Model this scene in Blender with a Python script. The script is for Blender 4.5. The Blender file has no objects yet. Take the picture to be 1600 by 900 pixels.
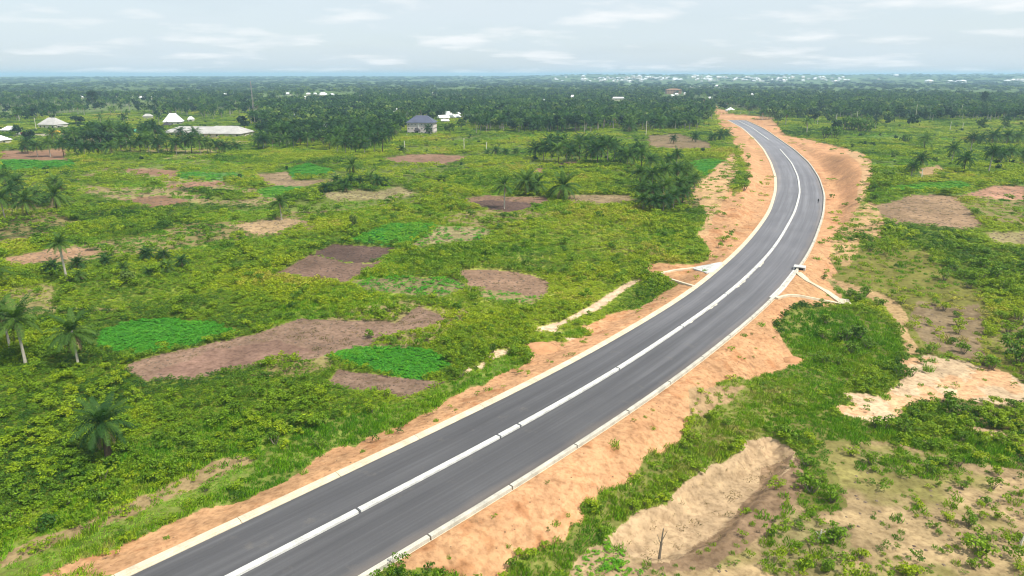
import bpy, bmesh, math, random
import numpy as np
from mathutils import Vector, Matrix, Euler
random.seed(7); RS = np.random.RandomState(11)
SC = bpy.context.scene
ROOT = SC.collection
rad = math.radians

# ------------------------------------------------------------------ camera
CAM_H = 45.0; FPX = 1067.0; HY = 116.0
PITCH = math.atan((450 - HY) / FPX)
cd = bpy.data.cameras.new('camera'); cam = bpy.data.objects.new('camera', cd); ROOT.objects.link(cam)
cd.sensor_width = 36.0; cd.lens = 36.0 * FPX / 1600.0; cd.clip_start = 0.5; cd.clip_end = 60000
cam.location = (0, 0, CAM_H); cam.rotation_euler = (math.pi / 2 - PITCH, 0, 0)
SC.camera = cam

# ------------------------------------------------------------------ light, sky, exposure
SUN_EL, SUN_AZ = rad(57), math.atan2(0.72, -0.42)      # azimuth of the sun, clockwise from +Y
SC.view_settings.view_transform = 'Standard'; SC.view_settings.look = 'None'
SC.view_settings.exposure = 0.66; SC.view_settings.gamma = 1.0
sd = bpy.data.lights.new('sun', 'SUN'); sun = bpy.data.objects.new('sun', sd); ROOT.objects.link(sun)
sd.energy = 3.7; sd.angle = rad(1.5); sd.color = (1.0, 0.94, 0.83)
sv = Vector((math.sin(SUN_AZ) * math.cos(SUN_EL), math.cos(SUN_AZ) * math.cos(SUN_EL), math.sin(SUN_EL)))
sun.rotation_euler = sv.to_track_quat('Z', 'Y').to_euler(); sun.location = (0, -50, 200)

class NT:
    """small helper round a node tree"""
    def __init__(s, tree): s.t = tree; tree.nodes.clear()
    def n(s, typ, **kw):
        o = s.t.nodes.new(typ)
        for k, v in kw.items():
            if k == 'inp':
                for kk, vv in v.items():
                    if isinstance(vv, bpy.types.NodeSocket): s.t.links.new(vv, o.inputs[kk])
                    else: o.inputs[kk].default_value = vv
            else: setattr(o, k, v)
        return o
    def math(s, op, a, b=0.0, clamp=False):
        o = s.t.nodes.new('ShaderNodeMath'); o.operation = op; o.use_clamp = clamp
        for i, v in enumerate((a, b)):
            if isinstance(v, bpy.types.NodeSocket): s.t.links.new(v, o.inputs[i])
            else: o.inputs[i].default_value = v
        return o.outputs[0]
    def mix(s, f, a, b, blend='MIX'):
        o = s.t.nodes.new('ShaderNodeMix'); o.data_type = 'RGBA'; o.blend_type = blend
        for k, v in ((0, f), (6, a), (7, b)):
            if isinstance(v, bpy.types.NodeSocket): s.t.links.new(v, o.inputs[k])
            elif k == 0: o.inputs[0].default_value = v
            else: o.inputs[k].default_value = (*v, 1.0)
        return o.outputs[2]
    def ramp(s, f, stops):
        o = s.t.nodes.new('ShaderNodeValToRGB'); s.t.links.new(f, o.inputs[0])
        el = o.color_ramp.elements
        while len(el) < len(stops): el.new(0.5)
        for e, (p, c) in zip(el, stops):
            e.position = p; e.color = (*c, 1.0) if not isinstance(c, float) else (c, c, c, 1.0)
        return o.outputs[0]
    def noise(s, vec, scale, detail=3.0, rough=0.55, dim='3D'):
        o = s.n('ShaderNodeTexNoise', noise_dimensions=dim)
        o.inputs['Scale'].default_value = scale; o.inputs['Detail'].default_value = detail
        o.inputs['Roughness'].default_value = rough
        if vec is not None: s.t.links.new(vec, o.inputs['Vector'])
        return o.outputs[0]
    def link(s, a, b): s.t.links.new(a, b)

W = bpy.data.worlds.new('World'); SC.world = W; W.use_nodes = True
w = NT(W.node_tree)
sky = w.n('ShaderNodeTexSky', sky_type='NISHITA', sun_disc=False, sun_elevation=SUN_EL, sun_rotation=SUN_AZ,
          altitude=50.0, air_density=1.0, dust_density=1.0, ozone_density=1.5)
tc = w.n('ShaderNodeTexCoord'); sx = w.n('ShaderNodeSeparateXYZ'); w.link(tc.outputs['Generated'], sx.inputs[0])
zz = w.math('ADD', w.math('MAXIMUM', sx.outputs[2], 0.0), 0.11)
uv = w.n('ShaderNodeCombineXYZ')
w.link(w.math('DIVIDE', sx.outputs[0], zz), uv.inputs[0]); w.link(w.math('DIVIDE', sx.outputs[1], zz), uv.inputs[1])
veil = w.noise(uv.outputs[0], 0.35, 5.0, 0.55)
puff = w.noise(uv.outputs[0], 1.05, 7.0, 0.52)
# a pale overcast veil, thicker overhead and to the left, with a few brighter cumulus and thin grey bases
base = w.ramp(w.math('MULTIPLY', sx.outputs[2], 6.0, True), [(0.0, (4.35, 5.0, 5.45)), (0.25, (4.65, 5.3, 5.75)), (1.0, (5.1, 5.55, 5.85))])
col = w.mix(w.math('MULTIPLY', w.ramp(veil, [(0.3, 0.75), (0.6, 1.0)]), 0.95), sky.outputs[0], base)
white = w.ramp(puff, [(0.52, 0.0), (0.66, 1.0)])
col = w.mix(w.math('MULTIPLY', white, 0.8), col, (6.3, 6.45, 6.55))
grey = w.ramp(w.noise(uv.outputs[0], 0.8, 5.0, 0.5), [(0.52, 0.0), (0.72, 1.0)])
col = w.mix(w.math('MULTIPLY', grey, 0.28), col, (3.9, 4.55, 5.0))
bg = w.n('ShaderNodeBackground', inp={'Color': col, 'Strength': 0.1})
wo = w.n('ShaderNodeOutputWorld'); w.link(bg.outputs[0], wo.inputs[0])

# ------------------------------------------------------------------ small maths
def hsh(ix, iy, seed):
    n = (ix.astype(np.int64) * 374761393 + iy.astype(np.int64) * 668265263 + seed * 1442695041) & 0xffffffff
    n = ((n ^ (n >> 13)) * 1274126177) & 0xffffffff
    n = (n ^ (n >> 16)) & 0xffffffff
    return n.astype(np.float64) / 4294967295.0
def vnoise(x, y, seed=0):
    x = np.asarray(x, float); y = np.asarray(y, float)
    ix, iy = np.floor(x), np.floor(y); fx, fy = x - ix, y - iy
    fx = fx * fx * (3 - 2 * fx); fy = fy * fy * (3 - 2 * fy)
    a, b = hsh(ix, iy, seed), hsh(ix + 1, iy, seed); c, d = hsh(ix, iy + 1, seed), hsh(ix + 1, iy + 1, seed)
    return (a * (1 - fx) + b * fx) * (1 - fy) + (c * (1 - fx) + d * fx) * fy
def fbm(x, y, seed=0, oc=4):
    s = 0; a = 0.5; t = 0
    for k in range(oc):
        s = s + a * vnoise(np.asarray(x) * 2 ** k, np.asarray(y) * 2 ** k, seed + k * 17); t += a; a *= 0.55
    return s / t
def sst(a, b, x):
    t = np.clip((x - a) / (b - a), 0, 1); return t * t * (3 - 2 * t)

CP, SP = math.cos(PITCH), math.sin(PITCH)
def flat(P):
    P = np.asarray(P, float).reshape(-1, 2)
    dx = (P[:, 0] - 800) / FPX; dy = (450 - P[:, 1]) / FPX
    vy = CP + dy * SP; vz = np.minimum(-SP + dy * CP, -1e-4)
    s = -CAM_H / vz
    return np.c_[dx * s, vy * s]
# road edges and median as surveyed, in plan
LE = flat([(210,895),(400,808),(510,752),(575,725),(675,675),(800,615),(907,560),(975,522),(1010,500),(1050,482),(1092,447),(1136,410),(1170,377),(1200,340),(1212,302),(1214,280),(1206,256),(1200,243),(1170,208),(1125,183)])
RE = flat([(580,897),(675,836),(800,758),(860,719),(930,673),(1050,592),(1162,507),(1200,471),(1245,421),(1275,367),(1286,322),(1286,300),(1275,272),(1255,247),(1220,220),(1200,206),(1183,193),(1150,182)])
MD = flat([(400,882),(560,800),(780,684),(812,667),(967,578),(1050,522),(1122,472),(1160,440),(1200,400),(1220,372),(1242,332),(1250,302),(1247,277),(1237,255),(1219,234),(1200,218),(1175,200),(1150,187.5)])
def extend(A, n0, n1):
    d0 = A[0] - A[2]; d0 /= np.linalg.norm(d0); d1 = A[-1] - A[-3]; d1 /= np.linalg.norm(d1)
    return np.vstack([A[0] + d0 * n0, A, A[-1] + d1 * n1])
def resample(A, st=2.0):
    s = np.r_[0, np.cumsum(np.linalg.norm(np.diff(A, axis=0), axis=1))]
    q = np.arange(0, s[-1], st)
    return np.c_[np.interp(q, s, A[:, 0]), np.interp(q, s, A[:, 1])]
def gsm(A, sig):
    k = np.arange(-int(3 * sig), int(3 * sig) + 1); g = np.exp(-k * k / (2 * sig * sig)); g /= g.sum()
    n = len(k) // 2
    B = []
    for c in A.T:
        lo = c[0] - (c[1:n + 1][::-1] - c[0]); hi = c[-1] - (c[-n - 1:-1][::-1] - c[-1])
        B.append(np.convolve(np.r_[lo, c, hi], g, 'valid'))
    return np.array(B).T
def nearest(Q, A):
    """signed distance (right of A positive) and station index"""
    best = np.full(len(Q), 1e18); sg = np.zeros(len(Q)); st = np.zeros(len(Q))
    for i0 in range(0, len(Q), 20000):
        q = Q[i0:i0 + 20000]
        D = (q[:, None, 0] - A[None, :, 0]) ** 2 + (q[:, None, 1] - A[None, :, 1]) ** 2
        j = D.argmin(1); j0 = np.clip(j - 1, 0, len(A) - 2); bd = np.full(len(q), 1e18); bs = np.zeros(len(q)); bt = np.zeros(len(q))
        for jj in (j0, np.clip(j, 0, len(A) - 2)):
            a = A[jj]; b = A[jj + 1]; ab = b - a
            u = np.clip(((q - a) * ab).sum(1) / (ab * ab).sum(1), 0, 1)
            r = q - a - ab * u[:, None]; d = np.hypot(r[:, 0], r[:, 1])
            s_ = np.sign(ab[:, 1] * r[:, 0] - ab[:, 0] * r[:, 1])
            m = d < bd; bd[m] = d[m]; bs[m] = s_[m]; bt[m] = (jj + u)[m]
        best[i0:i0 + 20000] = bd; sg[i0:i0 + 20000] = bs; st[i0:i0 + 20000] = bt
    return best * sg, st
MDx = gsm(resample(extend(MD, 70, 0)), 5)
_dl, _sl = nearest(extend(LE, 60, 20), MDx); _dr, _sr = nearest(extend(RE, 60, 20), MDx)
NS = len(MDx); SI = np.arange(NS)
def wsm(st, d):
    o = np.argsort(st); v = np.interp(SI, st[o], d[o]); return gsm(np.c_[v, v], 10)[:, 0]
WL = np.minimum(wsm(_sl[2:-2], -_dl[2:-2]), 10.2); WR = np.minimum(wsm(_sr[2:-2], _dr[2:-2]), 8.6)
TG = np.gradient(MDx, axis=0); TG /= np.linalg.norm(TG, axis=1)[:, None]
NR = np.c_[TG[:, 1], -TG[:, 0]]                       # to the right
EL = MDx - NR * WL[:, None]; ER = MDx + NR * WR[:, None]
EY = MDx[:, 1]

def GOFF_R(y): return np.interp(y, [30, 75, 95, 125, 150, 185, 230, 290, 340, 400, 520], [-3.2, -3.2, -3.0, -3.2, -3.4, -1.0, 3.0, 6.2, 6.0, 3.0, 0.2])
def GOFF_L(y): return np.interp(y, [30, 80, 110, 140, 160, 190, 240, 300, 400, 460, 560], [-0.8, -1.0, -1.4, -2.0, -1.8, 0.6, 2.2, 2.4, 2.0, 0.6, 0.2])
PIT_PX = ([(945,838),(985,808),(1037,783),(1062,758),(1100,732),(1137,722),(1155,704),(1162,692),(1200,682),(1225,687),(1245,707),(1235,735),(1215,760),(1185,790),(1170,810),(1137,845),(1082,868),(1045,880),(1012,875),(982,864)])
PIT = None
def inpoly(x, y, P):
    ins = np.zeros(len(x), bool); n = len(P)
    for i in range(n):
        x1, y1 = P[i]; x2, y2 = P[(i + 1) % n]
        if y1 == y2: continue
        c = ((y1 > y) != (y2 > y)) & (x < (x2 - x1) * (y - y1) / (y2 - y1) + x1); ins ^= c
    return ins
def height(X, Y):
    X = np.atleast_1d(np.asarray(X, float)); Y = np.atleast_1d(np.asarray(Y, float))
    D = np.hypot(X, Y)
    z = (fbm(X / 60, Y / 60, 3, 3) - 0.5) * 1.2 + (fbm(X / 9, Y / 9, 5, 3) - 0.5) * 0.35
    z = z + (fbm(X / 420, Y / 420, 9, 3) - 0.5) * 9.0 * sst(500, 1500, D)
    z = z + sst(3300, 7200, D) * (16 + 24 * sst(-0.02, 0.14, np.arctan2(X, np.maximum(Y, 1)))) * (0.8 + 0.4 * fbm(X / 1500, Y / 2500, 21, 3)) * (1 - 0.55 * sst(8000, 16000, D)) * (Y > 0)
    m = (Y > -60) & (Y < 1000) & (np.abs(X) < 520)
    if m.any():
        q = np.c_[X[m], Y[m]]; zz = z[m]
        sd_, st = nearest(q, MDx)
        wl = np.interp(st, SI, WL); wr = np.interp(st, SI, WR); yy = np.interp(st, SI, EY)
        d = np.where(sd_ > 0, sd_ - wr, -sd_ - wl)
        beyond = sst(725, 745, yy) * sst(0, 1, 1.0 * (st > NS - 3))
        G = np.where(sd_ > 0, GOFF_R(yy), GOFF_L(yy))
        d0 = np.where(G > 0, np.where(sd_ > 0, 4.5, 5.0), 1.4); Wd = np.where(sd_ > 0, 3.0 + np.where(G > 0, 1.35, 1.9) * np.abs(G), 3.0 + np.where(G > 0, 1.5, 2.2) * np.abs(G))
        f = sst(0, 1, np.clip((d - d0) / Wd, 0, 1)); crest = 1 - sst(35, 150, d) * np.where(G < 0, 0.6, 1.0)
        rill = (vnoise(st * 2 / 5.5 + d * .12, d / 14, 31) - 0.5) * np.clip(np.abs(G), 0, 6) * np.where(sd_ > 0, np.where(G > 0, 0.30, .16), .08) * np.clip(f * (1 - f) * 4, 0, 1)
        near = sst(1.0, 16, d)
        zv = zz * near + G * f * crest + rill
        # bed below carriageway
        zv = np.where(d < 0.9, np.minimum(zv, -0.02), zv)
        zv = np.where(d < 0.0, -0.30, np.where(d < 0.9, -0.30 + 0.28 * np.clip(d / 0.9, 0, 1) , zv))
        far = (np.abs(sd_) > 200)
        z[m] = np.where(far, zz + G * f * 0, zv)
    if PIT is None: return z
    mp = (X > PIT[:, 0].min()) & (X < PIT[:, 0].max()) & (Y > PIT[:, 1].min()) & (Y < PIT[:, 1].max())
    if mp.any():
        q = np.c_[X[mp], Y[mp]]; q = q + 0.8 * np.c_[vnoise(q[:, 0], q[:, 1], 71) - .5, vnoise(q[:, 0], q[:, 1], 72) - .5]
        ins = inpoly(q[:, 0], q[:, 1], PIT); dd, _ = nearest(q, np.vstack([PIT, PIT[:1]])); dd = np.abs(dd)
        z[mp] = z[mp] - np.where(ins, 1.5 * sst(0, 2.6, dd), 0)
    return z
def P3(px, py):
    """the point of the land that the survey ray (px, py) of the photograph meets"""
    dx = (px - 800) / FPX; dy = (450 - py) / FPX
    v = np.array([dx, CP + dy * SP, -SP + dy * CP]); z = 0.0
    for _ in range(12):
        s = (z - CAM_H) / min(v[2], -1e-4)
        zn = float(height(v[0] * s, v[1] * s)[0]); z = 0.5 * z + 0.5 * zn
    s = (z - CAM_H) / min(v[2], -1e-4)
    return Vector((v[0] * s, v[1] * s, z))
def P3n(P):
    return np.array([P3(*p)[:2] for p in P])
PIT = P3n(PIT_PX)
def ztop(b, py):
    """height above b (same plan point) that shows at picture row py"""
    dy = (450 - py) / FPX; s = b.y / (CP + dy * SP)
    return CAM_H + (-SP + dy * CP) * s - b.z
def mpp(b): return (b.y * CP + (CAM_H - b.z) * SP) / FPX     # metres per photo pixel at b

# ------------------------------------------------------------------ object helpers
def link(o): ROOT.objects.link(o); return o
def tag(o, label=None, cat=None, group=None, kind=None):
    if label: o['label'] = label
    if cat: o['category'] = cat
    if group: o['group'] = group
    if kind: o['kind'] = kind
    return o
def empty(name, loc=(0, 0, 0), rz=0.0):
    o = bpy.data.objects.new(name, None); o.location = loc; o.rotation_euler = (0, 0, rz); o.empty_display_size = 0.5
    return link(o)
def meshobj(name, me, parent=None, loc=(0, 0, 0), rot=(0, 0, 0), scale=(1, 1, 1)):
    o = bpy.data.objects.new(name, me); link(o); o.parent = parent
    o.location = loc; o.rotation_euler = rot; o.scale = scale; return o
def mkmesh(name, V, F, mats, mi=None, smooth=False):
    me = bpy.data.meshes.new(name); me.from_pydata([tuple(v) for v in V], [], [tuple(f) for f in F])
    for m in (mats if isinstance(mats, (list, tuple)) else [mats]): me.materials.append(m)
    if mi is not None: me.polygons.foreach_set('material_index', np.asarray(mi, np.int32))
    if smooth: me.polygons.foreach_set('use_smooth', np.ones(len(me.polygons), bool))
    me.update(); return me
def npmesh(name, V, Q, mats, smooth=True):
    V = np.asarray(V, np.float32); Q = np.asarray(Q, np.int32); k = Q.shape[1]
    me = bpy.data.meshes.new(name); me.vertices.add(len(V)); me.vertices.foreach_set('co', V.ravel())
    me.loops.add(Q.size); me.loops.foreach_set('vertex_index', Q.ravel())
    me.polygons.add(len(Q)); me.polygons.foreach_set('loop_start', np.arange(0, Q.size, k, dtype=np.int32))
    for m in (mats if isinstance(mats, (list, tuple)) else [mats]): me.materials.append(m)
    me.update(calc_edges=True)
    if smooth: me.polygons.foreach_set('use_smooth', np.ones(len(Q), bool))
    me.validate(); return me
class MB:
    def __init__(s): s.V = []; s.F = []; s.M = []
    def add(s, V, F, m=0):
        o = len(s.V); s.V += [tuple(v) for v in V]; s.F += [tuple(i + o for i in f) for f in F]; s.M += [m] * len(F)
    def box(s, c, d, m=0, rz=0.0):
        x, y, z = d[0] / 2, d[1] / 2, d[2] / 2; ca, sa = math.cos(rz), math.sin(rz)
        V = [(c[0] + ca * a - sa * b, c[1] + sa * a + ca * b, c[2] + e) for e in (-z, z) for a, b in ((-x, -y), (x, -y), (x, y), (-x, y))]
        s.add(V, [(0, 3, 2, 1), (4, 5, 6, 7), (0, 1, 5, 4), (1, 2, 6, 5), (2, 3, 7, 6), (3, 0, 4, 7)], m)
    def tube(s, pts, rs, n=6, m=0, cap=True):
        pts = [Vector(p) for p in pts]; V = []
        for i, p in enumerate(pts):
            t = (pts[min(i + 1, len(pts) - 1)] - pts[max(i - 1, 0)]).normalized()
            a = t.orthogonal().normalized() if abs(t.z) < 0.95 else Vector((1, 0, 0)); a = (a - t * a.dot(t)).normalized(); b = t.cross(a)
            V += [p + (a * math.cos(2 * math.pi * k / n) + b * math.sin(2 * math.pi * k / n)) * rs[i] for k in range(n)]
        F = [(i * n + k, i * n + (k + 1) % n, (i + 1) * n + (k + 1) % n, (i + 1) * n + k) for i in range(len(pts) - 1) for k in range(n)]
        if cap: F.append(tuple((len(pts) - 1) * n + k for k in range(n)))
        s.add(V, F, m)
    def mesh(s, name, mats, smooth=False): return mkmesh(name, s.V, s.F, mats, s.M, smooth)
    def build(s, name, mats, parent=None, smooth=False, **kw): return meshobj(name, s.mesh(name, mats, smooth), parent, **kw)

# ------------------------------------------------------------------ materials
def newmat(name):
    m = bpy.data.materials.new(name); m.use_nodes = True; return m, NT(m.node_tree)
def finish(t, col, rough=0.9, spec=0.2, bump=None, bstr=0.3, bdist=0.1, transl=None, metal=0.0):
    b = t.n('ShaderNodeBsdfPrincipled')
    b.inputs['Roughness'].default_value = rough; b.inputs['Specular IOR Level'].default_value = spec; b.inputs['Metallic'].default_value = metal
    if isinstance(col, bpy.types.NodeSocket): t.link(col, b.inputs['Base Color'])
    else: b.inputs['Base Color'].default_value = (*col, 1)
    if bump is not None:
        bn = t.n('ShaderNodeBump'); bn.inputs['Strength'].default_value = bstr; bn.inputs['Distance'].default_value = bdist
        t.link(bump, bn.inputs['Height']); t.link(bn.outputs[0], b.inputs['Normal'])
    sh = b.outputs[0]
    if transl is not None:
        tr = t.n('ShaderNodeBsdfTranslucent'); t.link(transl, tr.inputs['Color'])
        mx = t.n('ShaderNodeMixShader'); mx.inputs[0].default_value = 0.28; t.link(sh, mx.inputs[1]); t.link(tr.outputs[0], mx.inputs[2]); sh = mx.outputs[0]
    o = t.n('ShaderNodeOutputMaterial'); t.link(sh, o.inputs[0])
def varied(name, c, amt=0.25, scale=0.5, rough=0.85, dark=None, bump=0.0, spec=0.2):
    m, t = newmat(name); g = t.n('ShaderNodeNewGeometry')
    n1 = t.noise(g.outputs['Position'], scale, 4); n2 = t.noise(g.outputs['Position'], scale * 9, 2)
    f = t.math('ADD', t.math('MULTIPLY', n1, 0.65), t.math('MULTIPLY', n2, 0.35))
    lo = dark or tuple(v * (1 - amt) for v in c); hi = tuple(min(1, v * (1 + amt * .6)) for v in c)
    finish(t, t.ramp(f, [(0.32, lo), (0.66, hi)]), rough, spec, n2 if bump else None, bump, 0.03); return m
def leafmat(name, stops, transl=True, rough=0.55, spec=0.25):
    m, t = newmat(name)
    a = t.n('ShaderNodeAttribute', attribute_type='INSTANCER', attribute_name='tint')
    v = t.n('ShaderNodeAttribute', attribute_type='GEOMETRY', attribute_name='lv')
    c = t.ramp(a.outputs['Fac'], stops)
    c = t.mix(1.0, c, t.ramp(v.outputs['Fac'], [(0.0, (0.45, 0.5, 0.55)), (1.0, (1.4, 1.35, 1.2))]), 'MULTIPLY')
    tcol = t.mix(1.0, c, (1.15, 1.25, 0.5), 'MULTIPLY')
    finish(t, c, rough, spec, transl=tcol if transl else None); return m

M_bush = leafmat('wild_leaves', [(0.0, (0.036, 0.108, 0.008)), (0.3, (0.140, 0.258, 0.006)), (0.6, (0.280, 0.372, 0.006)), (0.85, (0.33, 0.40, 0.010)), (1.0, (0.39, 0.37, 0.05))])
M_crop = leafmat('crop_leaves', [(0.0, (0.030, 0.190, 0.012)), (0.5, (0.070, 0.310, 0.012)), (1.0, (0.19, 0.37, 0.010))])
M_grass = leafmat('grass_blades', [(0.0, (0.075, 0.225, 0.010)), (0.4, (0.165, 0.340, 0.010)), (0.75, (0.26, 0.36, 0.025)), (1.0, (0.38, 0.33, 0.12))])
M_dry = leafmat('dry_stubble', [(0.0, (0.10, 0.12, 0.025)), (0.5, (0.20, 0.155, 0.075)), (1.0, (0.30, 0.22, 0.12))])
M_palm = leafmat('palm_fronds', [(0.0, (0.014, 0.048, 0.015)), (0.5, (0.034, 0.096, 0.020)), (1.0, (0.11, 0.20, 0.030))], rough=0.6, spec=0.15)
M_tree = leafmat('tree_leaves', [(0.0, (0.009, 0.038, 0.014)), (0.5, (0.030, 0.084, 0.020)), (1.0, (0.13, 0.20, 0.032))])
M_dead = leafmat('dead_fronds', [(0.0, (0.16, 0.11, 0.06)), (1.0, (0.36, 0.29, 0.17))], transl=False, rough=0.9)
M_trunk = varied('palm_trunk', (0.40, 0.37, 0.31), 0.35, 1.3)
M_trunkd = varied('dark_trunk', (0.10, 0.075, 0.05), 0.4, 1.5)
M_bark = varied('bark', (0.20, 0.17, 0.13), 0.4, 2.0)
M_pale = varied('dead_wood', (0.62, 0.58, 0.50), 0.2, 2.0)
M_conc = varied('cast_concrete', (0.47, 0.45, 0.385), 0.32, 0.6, 0.85, bump=0.25)
M_white = varied('white_concrete', (0.54, 0.54, 0.515), 0.34, 0.8, 0.8, bump=0.2)
M_cream = varied('cream_concrete', (0.58, 0.50, 0.37), 0.28, 0.6, 0.85, bump=0.2)
M_inlet_shade = varied('dark_opening', (0.02, 0.02, 0.02), 0.1, 1.0)
M_wroof = varied('white_sheet_roof', (0.78, 0.80, 0.82), 0.12, 0.3, 0.45, spec=0.5)
M_groof = varied('grey_sheet_roof', (0.40, 0.39, 0.37), 0.3, 0.15, 0.6, spec=0.4)
M_broof = varied('blue_grey_roof', (0.075, 0.085, 0.135), 0.25, 0.3, 0.6, spec=0.4)
M_droof = varied('dark_roof', (0.06, 0.055, 0.06), 0.3, 0.4, 0.7)
M_gnroof = varied('green_sheet_roof', (0.08, 0.30, 0.18), 0.25, 0.3, 0.6)
M_rroof = varied('rusty_sheet_roof', (0.30, 0.17, 0.10), 0.35, 0.3, 0.7)
M_wall = varied('cream_render', (0.56, 0.52, 0.43), 0.15, 0.4)
M_pink = varied('pale_pink_render', (0.60, 0.53, 0.52), 0.10, 0.3)
M_brick = varied('mud_brick', (0.38, 0.25, 0.17), 0.3, 0.6)
M_glass = varied('dark_window', (0.03, 0.035, 0.045), 0.2, 1.0, 0.25, spec=0.5)
M_red = varied('red_paint', (0.34, 0.03, 0.03), 0.2, 1.0, 0.4, spec=0.5)
M_yel = varied('yellow_paint', (0.72, 0.46, 0.02), 0.15, 1.0, 0.4, spec=0.5)
M_vwhite = varied('white_paint', (0.74, 0.74, 0.72), 0.1, 1.0, 0.4, spec=0.5)
M_rub = varied('tyre_rubber', (0.02, 0.02, 0.02), 0.2, 2.0)
M_cloth = varied('dark_cloth', (0.03, 0.03, 0.035), 0.3, 6.0)
M_skin = varied('brown_skin', (0.12, 0.065, 0.04), 0.1, 6.0)
M_steel = varied('galvanised_steel', (0.42, 0.36, 0.36), 0.2, 1.0)
M_soilm = varied('loose_orange_soil', (0.45, 0.235, 0.115), 0.25, 0.7, bump=0.4)

# ground: zone albedo stored per vertex, broken up by noise of several sizes
M_ground, t = newmat('earth')
g = t.n('ShaderNodeNewGeometry'); pos = g.outputs['Position']
ca = t.n('ShaderNodeAttribute', attribute_type='GEOMETRY', attribute_name='zone_albedo')
n1 = t.noise(pos, 0.9, 5, 0.6); n2 = t.noise(pos, 0.16, 5, 0.6); n3 = t.noise(pos, 0.012, 4, 0.6)
m1 = t.ramp(n1, [(0.3, (0.74, 0.71, 0.68)), (0.5, (1.04, 1.04, 1.04)), (0.72, (1.26, 1.26, 1.24))])
m2 = t.ramp(n2, [(0.3, (0.78, 0.76, 0.74)), (0.7, (1.17, 1.15, 1.12))])
m3 = t.ramp(n3, [(0.35, (0.82, 0.85, 0.8)), (0.65, (1.15, 1.12, 1.1))])
c = t.mix(1.0, ca.outputs['Color'], m1, 'MULTIPLY'); c = t.mix(1.0, c, m2, 'MULTIPLY'); c = t.mix(1.0, c, m3, 'MULTIPLY')
mo = t.noise(pos, 1.9, 2, 0.5); c = t.mix(1.0, c, t.ramp(mo, [(0.36, (0.82, 0.81, 0.80)), (0.52, (1.03, 1.03, 1.03))]), 'MULTIPLY')
crk = t.noise(pos, 0.42, 6, 0.7)
c = t.mix(t.math('MULTIPLY', t.ramp(crk, [(0.60, 0.0), (0.68, 1.0)]), 0.28), c, (0.13, 0.08, 0.05))
finish(t, c, 0.95, 0.1, t.math('ADD', n1, t.math('MULTIPLY', n2, 1.2)), 0.35, 0.18)

# asphalt: long streaks along the carriageway, tyre-polished bands, pale dust and a few dark stains
M_asph, t = newmat('asphalt')
uvn = t.n('ShaderNodeUVMap'); s = t.n('ShaderNodeSeparateXYZ'); t.link(uvn.outputs[0], s.inputs[0])
cu = t.n('ShaderNodeCombineXYZ'); t.link(s.outputs[0], cu.inputs[0]); t.link(t.math('MULTIPLY', s.outputs[1], 0.018), cu.inputs[1])
st1 = t.noise(cu.outputs[0], 0.55, 4, 0.55); st2 = t.noise(cu.outputs[0], 2.6, 3, 0.5)
g = t.n('ShaderNodeNewGeometry'); bl = t.noise(g.outputs['Position'], 0.07, 4, 0.6); gr = t.noise(g.outputs['Position'], 3.5, 3, 0.7)
f = t.math('ADD', t.math('ADD', t.math('MULTIPLY', st1, 0.5), t.math('MULTIPLY', st2, 0.22)), t.math('ADD', t.math('MULTIPLY', bl, 0.2), t.math('MULTIPLY', gr, 0.08)))
c = t.ramp(f, [(0.36, (0.056, 0.056, 0.061)), (0.5, (0.077, 0.077, 0.083)), (0.64, (0.108, 0.108, 0.115))])
far = t.ramp(t.math('MULTIPLY', s.outputs[1], 1 / 700.0, True), [(0.16, (1.0, 1.0, 1.0)), (0.30, (1.7, 1.7, 1.74)), (0.8, (2.4, 2.4, 2.45))])   # asphalt colour gets lighter further along the road
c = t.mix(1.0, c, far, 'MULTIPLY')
wv = t.n('ShaderNodeTexNoise'); wv.inputs['Scale'].default_value = 0.05; t.link(g.outputs['Position'], wv.inputs['Vector'])
tyre = t.math('ABSOLUTE', t.math('SUBTRACT', t.math('ADD', s.outputs[0], t.math('MULTIPLY', wv.outputs[0], 9.0)), 0.3))
c = t.mix(t.math('MULTIPLY', t.ramp(tyre, [(0.0, 1.0), (0.04, 0.0)]), 0.35), c, (0.03, 0.03, 0.032))
dust = t.ramp(t.noise(g.outputs['Position'], 0.25, 6, 0.7), [(0.60, 0.0), (0.75, 1.0)])
c = t.mix(t.math('MULTIPLY', dust, 0.22), c, (0.26, 0.22, 0.17))
al = t.math('ABSOLUTE', t.math('SUBTRACT', t.math('PINGPONG', t.math('ABSOLUTE', s.outputs[0]), 3.9), 1.9))
c = t.mix(t.math('MULTIPLY', t.ramp(al, [(0.0, 1.0), (0.6, 0.0)]), t.math('MULTIPLY', bl, 0.28)), c, (0.055, 0.055, 0.058))
edge = t.ramp(t.math('ADD', t.math('MULTIPLY', t.math('ABSOLUTE', s.outputs[0]), 0.1), t.math('MULTIPLY', bl, 0.25)), [(0.82, 0.0), (0.93, 1.0)])
c = t.mix(t.math('MULTIPLY', edge, 0.22), c, (0.25, 0.19, 0.14))
finish(t, c, 0.8, 0.3, gr, 0.2, 0.02)

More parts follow.
